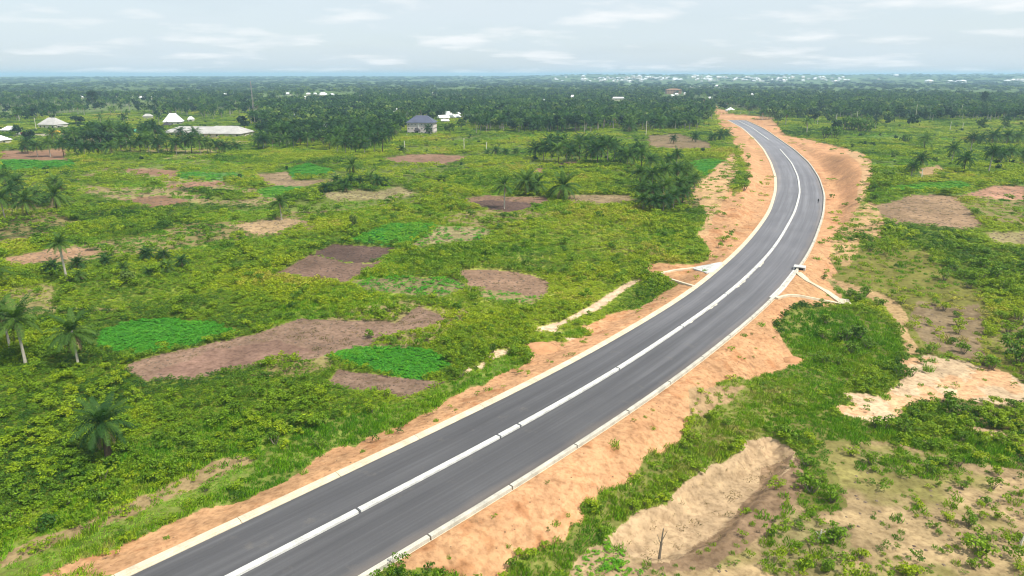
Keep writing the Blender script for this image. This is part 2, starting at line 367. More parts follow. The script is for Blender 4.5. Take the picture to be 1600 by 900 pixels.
# ------------------------------------------------------------------ land zones traced in plan
SAND_O = (0.440, 0.256, 0.142); TAN = (0.37, 0.25, 0.135); BROWN = (0.235, 0.138, 0.084); PURP = (0.130, 0.082, 0.068)
PALE = (0.60, 0.44, 0.31); OLIVE = (0.155, 0.150, 0.040); REDD = (0.215, 0.128, 0.085); GRASS = (0.065, 0.150, 0.012)
WILD = (0.150, 0.200, 0.028); SPARSE = (0.235, 0.205, 0.105); DRYB = (0.27, 0.19, 0.115)
VL = [(40,915),(70,897),(100,885),(120,872),(172,862),(195,850),(230,837),(257,822),(310,795),(345,787),(375,787),(400,772),(437,755),(482,722),(530,697),(555,697),(575,682),(625,665),(675,642),(682,635),(712,617),(760,598),(800,577),(827,567),(826,548),(838,536),(862,534),(880,537),(907,527),(925,523),(905,512),(950,492),(1000,480),(1017,470),(1050,447),(1030,432),(1010,430),(1015,412),(1080,412),(1112,405),(1112,390),(1106,382),(1087,367),(1100,350),(1102,330),(1110,315),(1120,305),(1140,300),(1150,285),(1160,272),(1165,262),(1166,250),(1164,240),(1150,225),(1140,212),(1128,200),(1124,190),(1115,178),(1108,168),(1112,164),(1122,168)]
VR = [(1145,177),(1180,181),(1205,186),(1215,196),(1230,211),(1275,220),(1300,226),(1340,237),(1355,242),(1370,260),(1370,280),(1360,296),(1360,312),(1345,320),(1335,335),(1322,352),(1320,362),(1300,374),(1298,387),(1296,407),(1310,425),(1290,436),(1312,456),(1325,474),(1282,477),(1250,472),(1232,485),(1210,512),(1215,517),(1232,542),(1257,565),(1235,572),(1205,585),(1177,592),(1147,592),(1130,602),(1095,625),(1075,655),(1062,687),(1007,712),(985,755),(950,765),(907,792),(910,810),(877,842),(820,870),(795,890),(770,915)]
Z = []     # (name, label, polygon, colour, cover, density)
def zone(name, poly, col, cover=None, dens=0.0, label=None, plan=None): Z.append((name, label, plan if plan is not None else P3n(poly), col, cover, dens))
# broad tones first, the later override the earlier
zone(None, [(1085,300),(1130,200),(1110,186),(960,200),(830,205),(700,205),(560,245),(400,250),(0,255),(0,300),(130,330),(500,330),(800,300)], (0.12, 0.16, 0.035), 'wild', 0.75)
zone(None, [(0,156),(330,160),(420,180),(400,200),(110,225),(0,236)], (0.105, 0.150, 0.045), 'wild', 0.8)
zone(None, [(1215,200),(1600,188),(1600,300),(1380,320),(1360,260),(1280,222)], (0.105, 0.165, 0.030), 'wild', 0.8)
zone(None, [(1300,400),(1345,385),(1460,392),(1485,430),(1525,455),(1540,490),(1530,520),(1600,570),(1600,600),(1530,575),(1475,558),(1425,552),(1405,520),(1385,480),(1330,450),(1290,432)], OLIVE, 'mixed', 0.22)
zone('bare_field', [(1425,500),(1440,470),(1480,480),(1525,475),(1535,510),(1530,540),(1540,565),(1500,560),(1450,540)], DRYB, 'mixed', 0.05, 'bare brown slope above the pale sand wash')
zone(None, [(1180,572),(1235,548),(1215,515),(1235,488),(1290,480),(1345,490),(1385,500),(1420,555),(1370,570),(1330,600),(1310,640),(1370,665),(1600,700),(1600,735),(1500,725),(1290,690),(1220,680),(1160,690),(1130,725),(1050,760),(940,838),(985,868),(930,915),(780,915),(880,845),(955,765),(1010,712),(1075,680),(1110,625)], (0.155, 0.165, 0.045), 'grass', 0.72)
zone('bare_field', [(985,868),(1045,880),(1082,868),(1137,845),(1175,800),(1240,740),(1250,712),(1290,690),(1400,690),(1500,722),(1600,735),(1700,760),(1700,940),(930,940),(950,900)], (0.278, 0.205, 0.118), 'mixed', 0.105, 'wide bare brown ground with scattered shrubs in the lower right')
zone(None, [(1230,715),(1290,695),(1310,740),(1320,790),(1270,810),(1235,770)], (0.15, 0.15, 0.045), 'grass', 0.6)
zone(None, [(1330,700),(1480,712),(1500,735),(1430,745),(1340,735)], (0.20, 0.18, 0.075), 'grass', 0.5)
zone(None, [(1190,800),(1250,800),(1330,830),(1320,900),(1190,900)], (0.22, 0.19, 0.09), 'mixed', 0.35)
zone(None, [(880,915),(900,870),(945,842),(985,868),(1010,890),(1000,915)], (0.34, 0.25, 0.15), 'crop', 0.55)
zone('sand_pit', None, (0.375, 0.275, 0.175), 'dry', 0.10, 'pale hollow sand pit with steep edge beside the grass strip', plan=PIT)
zone(None, [(1240,705),(1215,760),(1185,795),(1165,822),(1137,850),(1082,870),(1050,882),(1090,850),(1130,825),(1160,790),(1185,765),(1190,730)], (0.255, 0.175, 0.11), 'dry', 0.15)
SWASH = [(1412,564),(1450,557),(1475,557),(1525,570),(1570,582),(1595,597),(1660,622),(1660,640),(1600,637),(1550,632),(1500,625),(1475,620),(1440,632),(1418,640),(1424,652),(1407,659),(1372,662),(1350,656),(1320,648),(1306,635),(1337,633),(1322,615),(1340,612),(1370,618),(1395,610),(1418,600),(1425,585)]
zone(None, [(1245,705),(1260,760),(1225,800),(1190,840),(1150,870),(1100,892),(1030,892),(1000,878),(1045,878),(1082,866),(1137,842),(1172,795),(1212,755),(1235,730)], (0.205, 0.140, 0.090), 'mixed', 0.10)
zone('sand_wash', SWASH, (0.52, 0.385, 0.265), 'mixed', 0.035, 'pale sand wash spread over the slope on the right')
zone('dirt_path', [(1290,428),(1322,442),(1368,455),(1402,472),(1424,498),(1424,520),(1445,552),(1425,556),(1408,522),(1400,500),(1372,470),(1318,452)], TAN, 'dry', 0.05, 'narrow tan path running down from the culvert to the sand wash')
# right, behind the bend
zone('bare_field', [(1425,303),(1495,307),(1515,330),(1533,352),(1500,360),(1462,352),(1395,349),(1370,330),(1372,320),(1400,312)], (0.30, 0.20, 0.125), 'dry', 0.12, 'brown field on the right of the bend above the green strip')
zone('bare_field', [(1500,308),(1530,296),(1545,290),(1620,290),(1620,313),(1560,311)], (0.32, 0.185, 0.13), 'dry', 0.08, 'pinkish bare field at the right edge behind the bend')
zone('bare_field', [(1535,363),(1620,361),(1620,384),(1545,379)], SPARSE, 'dry', 0.15, 'grey tan strip at the right edge below the green strip')
zone(None, [(1435,262),(1480,258),(1490,268),(1460,276),(1438,272)], TAN, 'dry', 0.1)
zone(None, [(1340,322),(1372,318),(1382,345),(1376,378),(1330,372),(1320,360)], TAN, 'mixed', 0.2)
zone('crop_field', [(1372,296),(1440,286),(1500,284),(1530,292),(1490,300),(1420,300)], (0.05, 0.19, 0.02), 'crop', 0.9, 'bright green strip behind the bend on the right')
zone('crop_field', [(1385,355),(1445,352),(1530,362),(1540,375),(1460,385),(1400,378)], (0.12, 0.18, 0.025), 'wild', 0.8, 'green thicket strip right of the bend')
# left fields, from the far ones to the near ones
zone('bare_field', [(0,236),(100,234),(104,252),(60,254),(0,250)], REDD, 'dry', 0.05, 'reddish bare field under the palm row at the left edge')
zone(None, [(0,250),(110,250),(120,262),(0,268)], (0.055, 0.19, 0.03), 'crop', 0.8)
zone('bare_field', [(120,280),(155,262),(225,262),(282,266),(275,278),(350,282),(356,290),(400,296),(455,304),(400,322),(295,317),(235,326),(175,313),(140,303),(120,297)], (0.225, 0.190, 0.090), 'mixed', 0.26, 'wide sparse tan field at the left with reddish strips')
zone(None, [(122,279),(180,274),(250,283),(264,291),(200,293),(150,290),(124,290)], (0.13, 0.18, 0.03), 'wild', .9)
zone(None, [(300,300),(360,298),(410,306),(380,312),(320,309)], (0.13, 0.18, 0.03), 'wild', .75)
zone('bare_field', [(185,263),(275,266),(278,274),(215,274)], REDD, 'dry', 0.1, 'reddish strip across the top of the sparse tan field')
zone('bare_field', [(257,288),(350,282),(356,288),(300,296),(262,295)], REDD, 'dry', 0.1, 'reddish strip across the middle of the sparse tan field')
zone('bare_field', [(175,313),(255,305),(300,315),(235,326)], BROWN, 'dry', 0.1, 'brown strip along the near edge of the sparse tan field')
zone(None, [(285,270),(375,270),(385,280),(330,283),(285,278)], (0.10, 0.20, 0.06), 'crop', 0.6)
zone('bare_field', [(392,272),(450,268),(460,282),(530,280),(480,292),(420,290)], (0.28, 0.20, 0.12), 'dry', 0.12, 'brown field below the small bright crop plot')
zone('crop_field', [(450,264),(482,256),(525,266),(510,272),(457,276)], (0.04, 0.22, 0.04), 'crop', 1.2, 'small bright green crop plot in front of the palm plantation')
zone('crop_field', [(398,300),(430,290),(475,292),(470,302),(420,308)], (0.05, 0.19, 0.03), 'crop', 0.9, 'green crop plot beside the low palm clump')
zone('bare_field', [(488,303),(560,296),(587,300),(625,291),(658,305),(600,312),(530,315)], SPARSE, 'dry', 0.15, 'grey tan field in front of the low palm clump')
zone('bare_field', [(595,248),(640,242),(682,241),(740,245),(700,258),(620,256)], (0.28, 0.165, 0.115), 'dry', 0.08, 'reddish fallow field in front of the three storey house')
zone('bare_field', [(1010,212),(1060,210),(1110,224),(1114,236),(1060,234),(1012,230)], (0.23, 0.165, 0.095), 'dry', 0.2, 'brown fallow field left of the far carriageway')
zone('crop_field', [(1076,254),(1100,250),(1142,254),(1140,276),(1095,276)], (0.045, 0.20, 0.03), 'crop', 1.2, 'bright green crop plot left of the road cutting')
zone('bare_field', [(1075,296),(1095,277),(1140,276),(1142,240),(1150,236),(1165,250),(1165,262),(1150,285),(1130,300),(1100,310)], TAN, 'mixed', 0.18, 'tan bare ground on top of the left road cutting')
zone('bare_field', [(866,256),(900,252),(902,260),(868,262)], BROWN, 'dry', 0.1, 'small brown clearing in front of the palm grove')
zone('bare_field', [(830,264),(848,262),(848,272),(832,272)], REDD, 'dry', 0.1, 'small reddish clearing left of the palm grove')
zone('bare_field', [(715,312),(757,305),(800,308),(850,306),(860,315),(830,320),(800,333),(765,328),(735,318)], (0.23, 0.14, 0.095), 'dry', 0.1, 'brown border round the dark ploughed plot')
zone('bare_field', [(735,317),(757,312),(800,315),(832,318),(828,325),(800,331),(770,327)], PURP, None, 0.0, 'dark ploughed plot behind the lone thin palm')
zone('bare_field', [(880,308),(900,304),(987,305),(985,317),(950,320),(895,318)], (0.27, 0.20, 0.115), 'dry', 0.15, 'brown strip between the two palm clumps')
zone('bare_field', [(358,352),(400,346),(435,341),(487,345),(455,357),(425,366),(400,367),(375,358)], (0.31, 0.225, 0.13), 'dry', 0.12, 'tan patch under the lone small palm')
zone('bare_field', [(8,403),(75,390),(120,386),(162,394),(100,406),(47,415),(10,412)], (0.30, 0.190, 0.120), 'dry', 0.08, 'reddish tan field behind the tall thin palm')
zone('bare_field', [(645,382),(655,376),(687,353),(772,359),(757,374),(700,381),(640,388)], SPARSE, 'crop', 0.22, 'sparse grey plot right of the bright crop plot')
zone('crop_field', [(540,376),(607,349),(685,350),(655,372),(642,383),(617,386),(575,380)], (0.035, 0.185, 0.03), 'crop', 1.4, 'bright green rectangular crop plot beyond the ploughed field')
zone('bare_field', [(422,430),(487,397),(540,410),(577,412),(605,404),(560,430),(537,443),(500,437),(447,428)], (0.20, 0.125, 0.095), None, 0.0, 'purple brown ploughed field, nearer half')
zone('bare_field', [(487,396),(522,381),(595,386),(622,388),(578,411),(540,409)], PURP, None, 0.0, 'darker ploughed field, farther half')
zone('bare_field', [(547,438),(620,434),(710,435),(732,450),(687,466),(575,455)], (0.22, 0.20, 0.085), 'crop', 0.4, 'patchy plot below the ploughed field with clumps of crop')
zone(None, [(737,450),(857,458),(830,476),(760,470)], (0.22, 0.185, 0.09), 'crop', 0.35)
zone('bare_field', [(712,421),(760,421),(800,425),(830,430),(858,440),(857,457),(832,464),(800,457),(737,450)], (0.265, 0.17, 0.115), 'dry', 0.05, 'brown ploughed field left of the stream bed')
zone('crop_field', [(205,502),(260,496),(330,504),(376,520),(260,548),(205,556),(150,540),(155,515)], (0.055, 0.20, 0.018), 'crop', 1.2, 'bright green crop field right of the two big palms')
zone('bare_field', [(190,574),(250,553),(400,521),(465,497),(522,500),(605,502),(617,505),(655,479),(706,500),(650,515),(600,527),(575,541),(520,552),(487,563),(437,558),(400,572),(350,581),(300,594),(262,592),(235,595)], (0.255, 0.165, 0.12), 'dry', 0.14, 'long brown ploughed field running across the left half')
zone(None, [(240,580),(330,548),(430,530),(500,550),(440,556),(350,577),(280,590)], (0.19, 0.12, 0.095), None, 0.0)
zone('crop_field', [(507,556),(557,542),(675,547),(708,572),(657,596),(595,583),(540,568)], (0.045, 0.18, 0.022), 'crop', 1.2, 'green crop field between the two brown fields near the road')
zone('bare_field', [(510,603),(527,577),(587,585),(625,590),(698,597),(632,623),(605,613),(550,607)], (0.24, 0.155, 0.115), 'dry', 0.12, 'small brown field beside the left verge')
# grass belt and worn path along the left verge
zone(None, [(0,850),(60,845),(130,822),(230,775),(320,735),(380,715),(430,690),(520,655),(640,625),(720,590),(800,553),(830,560),(800,582),(680,640),(560,698),(440,757),(250,828),(60,905),(0,915)], (0.15, 0.19, 0.04), 'grass', 0.75)
zone('dirt_path', [(0,868),(50,842),(130,818),(150,806),(215,775),(240,770),(330,720),(380,712),(400,720),(300,765),(190,812),(110,842),(40,872),(0,890)], (0.275, 0.205, 0.11), 'mixed', 0.28, 'worn tan path between the bush and the left verge grass')
zone('stream_bed', [(1005,434),(990,446),(968,462),(940,482),(907,496),(878,508),(870,517),(905,530),(890,533),(866,520),(845,517),(826,512),(848,509),(874,504),(902,489),(930,472),(960,454),(985,440)], (0.56, 0.41, 0.30), None, 0.0, 'pale dry stream bed winding down from the left culvert')
for q in ([(722,584),(735,574),(742,578),(736,586)], [(743,573),(756,562),(762,566),(752,575)], [(762,556),(775,549),(796,546),(790,556),(772,563)]):
    zone('sand_patch', q, (0.52, 0.39, 0.27), None, 0.0, 'pale sand patch in the grass near the left verge')
zone(None, [(866,525),(905,512),(1000,478),(1050,450),(1066,452),(1045,470),(985,494),(925,515),(905,530)], GRASS, 'grass', 1.0)
for q in ([(1388,606),(1396,604),(1398,608),(1389,610)], [(1395,684),(1400,681),(1398,686)], [(1440,686),(1449,684),(1452,689),(1443,690)], [(1484,694),(1492,692),(1495,697),(1487,699)], [(1466,656),(1478,660),(1474,663)]):
    zone(None, q, PALE, None, 0.0)
zone(None, [(1500,660),(1530,668),(1575,680),(1570,690),(1530,684),(1505,672)], (0.40, 0.29, 0.18), 'grass', 0.2)
# far clearings
zone(None, [(1178,181),(1210,183),(1212,192),(1190,190)], TAN, None, 0.0)
zone(None, [(1060,163),(1062,150),(1080,150),(1082,162)], (0.42, 0.27, 0.19), None, 0.0)
zone('dirt_road', [(10,212),(160,205),(165,209),(20,216)], (0.30, 0.27, 0.22), None, 0.0, 'pale village road passing the lorry and the bus at the left')
zone(None, [(80,216),(165,210),(170,218),(140,222)], (0.28, 0.20, 0.15), 'mixed', 0.2)
zone(None, [(255,205),(290,200),(295,210),(262,212)], TAN, None, 0.0)
VERGE = np.vstack([P3n(VL), P3n(VR)])
zone('road_verge', None, SAND_O, 'mixed', 0.02, 'bare orange sand verge along both sides of the road', plan=VERGE)
zone(None, [(1075,296),(1088,285),(1120,262),(1142,240),(1150,238),(1158,250),(1148,285),(1130,310),(1118,340),(1108,368),(1087,367),(1100,350),(1102,330)], (0.43, 0.28, 0.155), 'mixed', 0.12)
zone(None, [(1150,225),(1160,238),(1171,262),(1172,285),(1160,300),(1152,310),(1150,290),(1163,265),(1155,240)], (0.12, 0.15, 0.03), 'mixed', 1.1)
zone(None, [(1262,238),(1285,234),(1332,244),(1352,268),(1344,300),(1328,322),(1318,345),(1306,332),(1311,300),(1299,270),(1280,250)], (0.415, 0.232, 0.125), None, 0.0)  # right bank slope: shade of the face turned from the sun, put into its colour
zone(None, [(1318,236),(1342,238),(1357,244),(1371,262),(1371,281),(1361,297),(1360,312),(1345,318),(1341,300),(1350,272),(1340,252)], (0.42, 0.275, 0.155), 'mixed', 0.05)
zone(None, [(1335,330),(1325,350),(1298,370),(1296,405),(1330,420),(1345,395),(1350,370)], (0.40, 0.27, 0.14), 'mixed', 0.35)
zone(None, [(1075,605),(1120,608),(1165,600),(1150,625),(1110,648),(1078,650)], (0.30, 0.21, 0.12), 'mixed', 0.25)

# rows of sampling distance: about one and a half picture rows each, so the land is fine near and coarse far off
def rings():
    D = list(np.linspace(1.0, 42, 26)); d = 42.0
    while d < 26000:
        d += min(max(d * d / (CAM_H * 683) * 1.15, 0.22), 160 if d < 9000 else 900); D.append(d)
    return np.array(D)
RD = rings()
AZ = np.r_[np.linspace(-math.pi, rad(-62), 40, endpoint=False), np.linspace(rad(-62), rad(-43), 50, endpoint=False), np.linspace(rad(-43), rad(43), 940), np.linspace(rad(43), rad(62), 50)[1:], np.linspace(rad(62), math.pi, 41)[1:-1]]
GX = RD[:, None] * np.sin(AZ)[None]; GY = RD[:, None] * np.cos(AZ)[None]
nr, nc = GX.shape; gx, gy = GX.ravel(), GY.ravel(); GD = np.hypot(gx, gy)
gz = height(gx, gy)
# keep ridge mesh honest near the road
def warp(x, y, k=1.0):
    d = np.hypot(x, y); a = np.clip(0.011 * d, 0.8, 7) * k; s = np.clip(0.022 * d, 1.6, 16)
    return x + a * 2 * (fbm(x / s, y / s, 41, 3) - .5), y + a * 2 * (fbm(x / s, y / s, 47, 3) - .5)
def zone_of(x, y, k=1.0):
    w1 = warp(x, y, k); w2 = warp(x, y, k * .45); zid = np.full(len(x), -1, np.int32)
    for i, (zn, _, P, _, _, _) in enumerate(Z):
        wx, wy = w2 if zn in ('bare_field', 'crop_field', 'stream_bed', 'dirt_path') else w1
        m = np.where((wx > P[:, 0].min()) & (wx < P[:, 0].max()) & (wy > P[:, 1].min()) & (wy < P[:, 1].max()))[0]
        if len(m): zid[m[inpoly(wx[m], wy[m], P)]] = i
    return zid
zid = zone_of(gx, gy)
def mosaic(x, y, c=34.0, seed=200):
    """old plot pattern: nearest seed of a jittered grid; returns three random values of the plot"""
    u = (x * .83 + y * .56) / c; v = (-x * .56 + y * .83) / (c * .75); iu, iv = np.floor(u), np.floor(v); best = np.full(len(x), 1e9); bi = np.zeros((len(x), 2))
    for a_ in (-1, 0, 1):
        for b_ in (-1, 0, 1):
            cu_, cv2 = iu + a_, iv + b_; d = np.maximum(np.abs(cu_ + .2 + .6 * hsh(cu_, cv2, seed) - u), np.abs(cv2 + .2 + .6 * hsh(cu_, cv2, seed + 1) - v)); m_ = d < best
            best[m_] = d[m_]; bi[m_, 0] = cu_[m_]; bi[m_, 1] = cv2[m_]
    return hsh(bi[:, 0], bi[:, 1], seed + 2), hsh(bi[:, 0], bi[:, 1], seed + 3), hsh(bi[:, 0], bi[:, 1], seed + 4)
def wildcol(x, y):
    a = fbm(x / 70, y / 70, 61, 3)[:, None]; d = np.hypot(x, y)[:, None]
    c = np.array(WILD) * (0.8 + 0.5 * a) + np.clip(a - 0.58, 0, 1) * np.array((0.5, 0.35, 0.15))
    wx_, wy_ = warp(x, y, .6); p1, p2, p3 = mosaic(wx_, wy_); fal = ((p2 > np.where(d[:, 0] > 230, .72, .86)) & (d[:, 0] < 620))[:, None]
    c = np.where(fal, np.array((0.215, 0.185, 0.080)) * (0.75 + .5 * a), c) * (0.85 + .3 * p1[:, None])
    farc = np.array((0.085, 0.135, 0.034)) * (0.7 + 0.7 * fbm(x / 240, y / 500, 66, 4)[:, None])
    k = sst(500, 1300, d); return c * (1 - k) + farc * k
gc = wildcol(gx, gy)
for i, z_ in enumerate(Z):
    m = zid == i
    if m.any():
        zs_ = float(np.clip(np.median(GD[m]) * .03, 2, 30)); v = fbm(gx[m] / zs_, gy[m] / zs_, 80 + i, 4)[:, None]
        gc[m] = np.array(z_[3]) * ((0.72 + 0.56 * v) if z_[0] != 'road_verge' else (0.88 + .24 * v))
        if z_[0] == 'bare_field' and z_[1] and any(k_ in z_[1] for k_ in ('ploughed', 'verge', 'fallow', 'brown')) and 'wide' not in z_[1]: gc[m] = gc[m] * np.array((.80, .83, .86))
        if z_[0] in ('road_verge',): gc[m] = gc[m] * (1 - 0.10 * sst(.52, .7, v) * np.array((0.4, 0.8, 1.0)))
        if z_[1] and z_[1].startswith('wide bare'):
            o_ = sst(.46, .62, fbm(gx[m] / 11, gy[m] / 11, 301, 4))[:, None]; gc[m] = gc[m] * (1 - .75 * o_) + np.array((0.165, 0.165, 0.045)) * .75 * o_
            l_ = sst(.55, .68, fbm(gx[m] / 7, gy[m] / 3.5, 302, 4))[:, None]; gc[m] = gc[m] * (1 + .28 * l_)
        if z_[0] == 'road_verge':
            s_ = .6 * sst(.59, .69, fbm(gx[m] / 3.2, gy[m] / 3.2, 303, 4) * .7 + .3 * fbm(gx[m] / 25, gy[m] / 25, 304, 2))[:, None]; gc[m] = gc[m] * (1 - s_ * np.array((.26, .42, .52)))
        if z_[0] == 'sand_wash': gc[m] = np.where(v > .55, gc[m] * np.array((0.95, 0.78, 0.68)), gc[m])
FQ = []
ii = np.arange((nr - 1) * nc).reshape(nr - 1, nc)
a = ii; b = np.roll(ii, -1, axis=1)
quads = np.stack([a, b, b + nc, a + nc], -1).reshape(-1, 4)[:, ::-1]
fz = zid[quads[:, 0]]
cols = np.c_[gc, np.ones(len(gc))].astype(np.float32); GV = np.c_[gx, gy, gz]
objz = np.array([i if z_[0] else -1 for i, z_ in enumerate(Z)] + [-1])
fo = objz[fz]
def groundpiece(name, q, cap=False):
    u, inv = np.unique(q, return_inverse=True)
    me = npmesh(name, GV[u], inv.reshape(-1, 4), M_ground)
    at = me.attributes.new('zone_albedo', 'FLOAT_COLOR', 'POINT'); at.data.foreach_set('color', cols[u].ravel())
    return meshobj(name, me)
tag(groundpiece('ground', quads[fo == -1]), kind='structure', label='green bush land stretching to the horizon')
mb = MB(); k0 = [tuple(GV[i]) for i in range(nc)]; mb.add(k0 + [(0, 0, float(gz[:nc].mean()))], [((i + 1) % nc, i, nc) for i in range(nc)])
me = mb.mesh('ground_cap', M_ground); at = me.attributes.new('zone_albedo', 'FLOAT_COLOR', 'POINT'); at.data.foreach_set('color', np.tile((*WILD, 1.0), nc + 1).astype(np.float32))
tag(meshobj('ground', me), kind='structure')
for i, z_ in enumerate(Z):
    if z_[0] and (fo == i).any(): tag(groundpiece(z_[0], quads[fo == i]), label=z_[1], kind='structure')

# ------------------------------------------------------------------ road
NCR = 8
rv = []; ruv = []; sta = SI * 2.0
for i in range(NS):
    for k in range(NCR + 1):
        l = -WL[i] + (WL[i] + WR[i]) * k / NCR
        rv.append((*(MDx[i] + NR[i] * l), 0.03 - 0.012 * abs(l))); ruv.append((l, sta[i]))
rq = np.array([(i * (NCR + 1) + k, i * (NCR + 1) + k + 1, (i + 1) * (NCR + 1) + k + 1, (i + 1) * (NCR + 1) + k) for i in range(NS - 1) for k in range(NCR)])
me = npmesh('road', rv, rq, M_asph); uvl = me.uv_layers.new(name='UVMap')
li = np.zeros(len(me.loops), np.int32); me.loops.foreach_get('vertex_index', li); uvl.data.foreach_set('uv', np.array(ruv, np.float32)[li].ravel())
tag(meshobj('road', me), label='dark asphalt dual carriageway sweeping in a bend to the horizon', kind='structure')

def section(prof, lat, s0, s1, mat, name, parent, side=1, zoff=0.0):
    """extrude a cross-section (offset outwards, z) along station range [s0, s1] metres"""
    ss = np.r_[np.arange(s0, s1, 4.0 if s1 - s0 > 5 else 1.0), s1]; n = len(prof); V = []
    for q in ss:
        i = min(q / 2.0, NS - 1.001); j = int(i); u = i - j
        c_ = MDx[j] * (1 - u) + MDx[j + 1] * u; nn = NR[j] * (1 - u) + NR[j + 1] * u; ll = lat[j] * (1 - u) + lat[j + 1] * u
        for o_, z_ in prof: p = c_ + nn * side * (ll + o_); V.append((p[0], p[1], z_ + zoff))
    F = [(a_ * n + k, a_ * n + (k + 1) % n, (a_ + 1) * n + (k + 1) % n, (a_ + 1) * n + k) for a_ in range(len(ss) - 1) for k in range(n)]
    F += [tuple(range(n)), tuple((len(ss) - 1) * n + k for k in range(n))[::-1]]
    if side < 0: F = [f[::-1] for f in F]
    return meshobj(name, mkmesh(name, V, F, mat), parent)
def station_of(px, py):
    d, s_ = nearest(flat([(px, py)]), MDx); return float(s_[0]) * 2.0
S_END = (NS - 1) * 2.0; zero = np.zeros(NS)
med = empty('median_kerb'); tag(med, 'white concrete median kerb running down the middle of the dark road', 'kerb')
prof_m = [(-0.37, -0.06), (0.37, -0.06), (0.35, 0.27), (0.29, 0.33), (-0.29, 0.33), (-0.35, 0.27)]
j1 = [0.0, station_of(560, 800), station_of(780, 684), station_of(812, 667), station_of(967, 578)]
g0, g1 = station_of(1219, 234), station_of(1201, 219)
while j1[-1] + 30 < g0: j1.append(j1[-1] + 24)
j1.append(g0)
for a_, b_ in zip(j1[:-1], j1[1:]): section(prof_m, zero, a_ + 0.16, b_ - 0.16, M_white, 'kerb_segment', med)
j2 = list(np.arange(g1, S_END - 46, 24.0)) + [S_END - 22]
for a_, b_ in zip(j2[:-1], j2[1:]): section(prof_m, zero, a_ + 0.06, b_ - 0.06, M_white, 'kerb_segment', med)
lk = empty('roadside_kerb'); tag(lk, 'low cream concrete kerb along the left edge of the road', 'kerb')
prof_l = [(0.0, -0.28), (1.12, -0.28), (1.12, 0.13), (1.02, 0.17), (0.42, 0.17), (0.36, 0.12), (0.33, 0.03), (0.0, 0.02)]
for a_ in np.arange(0, S_END - 14, 12.0): section(prof_l, WL, a_ + 0.03, min(a_ + 11.97, S_END - 2), M_cream, 'kerb_segment', lk, -1)
rk = empty('roadside_kerb'); tag(rk, 'raised white concrete kerb with open joints along the right edge of the road', 'kerb')
prof_r = [(0.02, -0.28), (0.62, -0.28), (0.60, 0.30), (0.54, 0.36), (0.10, 0.36), (0.04, 0.30)]
prof_f = [(0.66, -0.5), (1.15, -0.5), (1.15, -0.10), (0.66, -0.06)]
for a_ in np.arange(0, S_END - 14, 12.0):
    section(prof_r, WR, a_ + 0.10, min(a_ + 11.90, S_END - 2), M_conc, 'kerb_segment', rk)
    section(prof_f, WR, a_ + 0.02, min(a_ + 11.98, S_END - 2), M_cream, 'footing', rk)
# loose white spill on the right of the median at the bend: thin paint-like slurry, a real skim a few mm thick
for k, (q0, q1) in enumerate(((station_of(1075, 505), station_of(1120, 474)), (station_of(1150, 450), station_of(1195, 406)))):
    s_ = np.arange(q0, q1, 0.5); V = []; n_ = len(s_)
    for q in s_:
        i = q / 2; j = int(i); c_ = MDx[j] + (MDx[j + 1] - MDx[j]) * (i - j)
        e0 = 0.38; e1 = 0.39 + 0.8 * max(0.01, float(fbm(q / 2.2, 3.3 + k, 90, 4)) - 0.47) * 2.2
        for l_ in (e0, e1): V.append((*(c_ + NR[j] * l_), 0.03 - 0.012 * l_ + 0.006))
    tag(meshobj('road_marking', mkmesh('slurry_skim', V, [(2 * a_, 2 * a_ + 1, 2 * a_ + 3, 2 * a_ + 2) for a_ in range(n_ - 1)], M_conc)), kind='structure', label='spilled white slurry smear beside the median')

# culvert aprons, chutes and head walls
def wallpath(pts, w_, h_, mat, name, parent, sink=0.6):
    V = []; pts = [Vector(p) for p in pts]; n = len(pts)
    for i, p in enumerate(pts):
        d_ = (pts[min(i + 1, n - 1)] - pts[max(i - 1, 0)]); d_.z = 0; d_.normalize(); nn = Vector((d_.y, -d_.x, 0)) * w_ / 2
        for o_, z_ in ((-nn, -sink), (nn, -sink), (nn * 0.94, h_), (-nn * 0.94, h_)): V.append(p + o_ + Vector((0, 0, z_)))
    F = [(i * 4 + k, i * 4 + (k + 1) % 4, (i + 1) * 4 + (k + 1) % 4, (i + 1) * 4 + k) for i in range(n - 1) for k in range(4)] + [(0, 1, 2, 3), tuple((n - 1) * 4 + k for k in (3, 2, 1, 0))]
    return meshobj(name, mkmesh(name, V, F, mat), parent)
def ppath(px, sub=4):
    out = []
    for (a_, b_), (c_, d_) in zip(px[:-1], px[1:]):
        for k in range(sub): out.append(P3(a_ + (c_ - a_) * k / sub, b_ + (d_ - b_) * k / sub))
    return out + [P3(*px[-1])]
cv = empty('culvert_outlet', P3(1290, 462)); tag(cv, 'right culvert outlet of pale concrete channels meeting in a point below the bend', 'culvert')
def wp(px, w_, h_, mat, name, root, sub=5, sink=0.6):
    return wallpath([p - root.location for p in ppath(px, sub)], w_, h_, mat, name, root, sink)
cv.location.z = 0
wp([(1247,427),(1262,440),(1292,457),(1316,474)], 1.5, 0.30, M_cream, 'chute', cv)
wp([(1318,469),(1322,477)], 2.2, 0.35, M_cream, 'end_block', cv, 2)
wp([(1213,467),(1232,462),(1250,463),(1280,469),(1314,476)], 0.8, 0.32, M_cream, 'wing_wall', cv)
wp([(1206,468),(1222,452),(1243,425)], 1.3, 0.42, M_white, 'head_wall', cv)
inl = P3(1249, 421) - cv.location
ih = empty('drain_inlet', P3(1249, 421)); tag(ih, 'white concrete drain inlet with a dark opening on the right kerb', 'drain')
mb = MB(); mb.box((0, 0, 0.75), (2.6, 2.2, 0.18), 0, rad(-28)); mb.box((-1.05, .5, 0.28), (0.35, 2.0, 0.78), 0, rad(-28)); mb.box((1.05, -.5, 0.28), (0.35, 2.0, 0.78), 0, rad(-28)); mb.build('cover', M_white, ih)
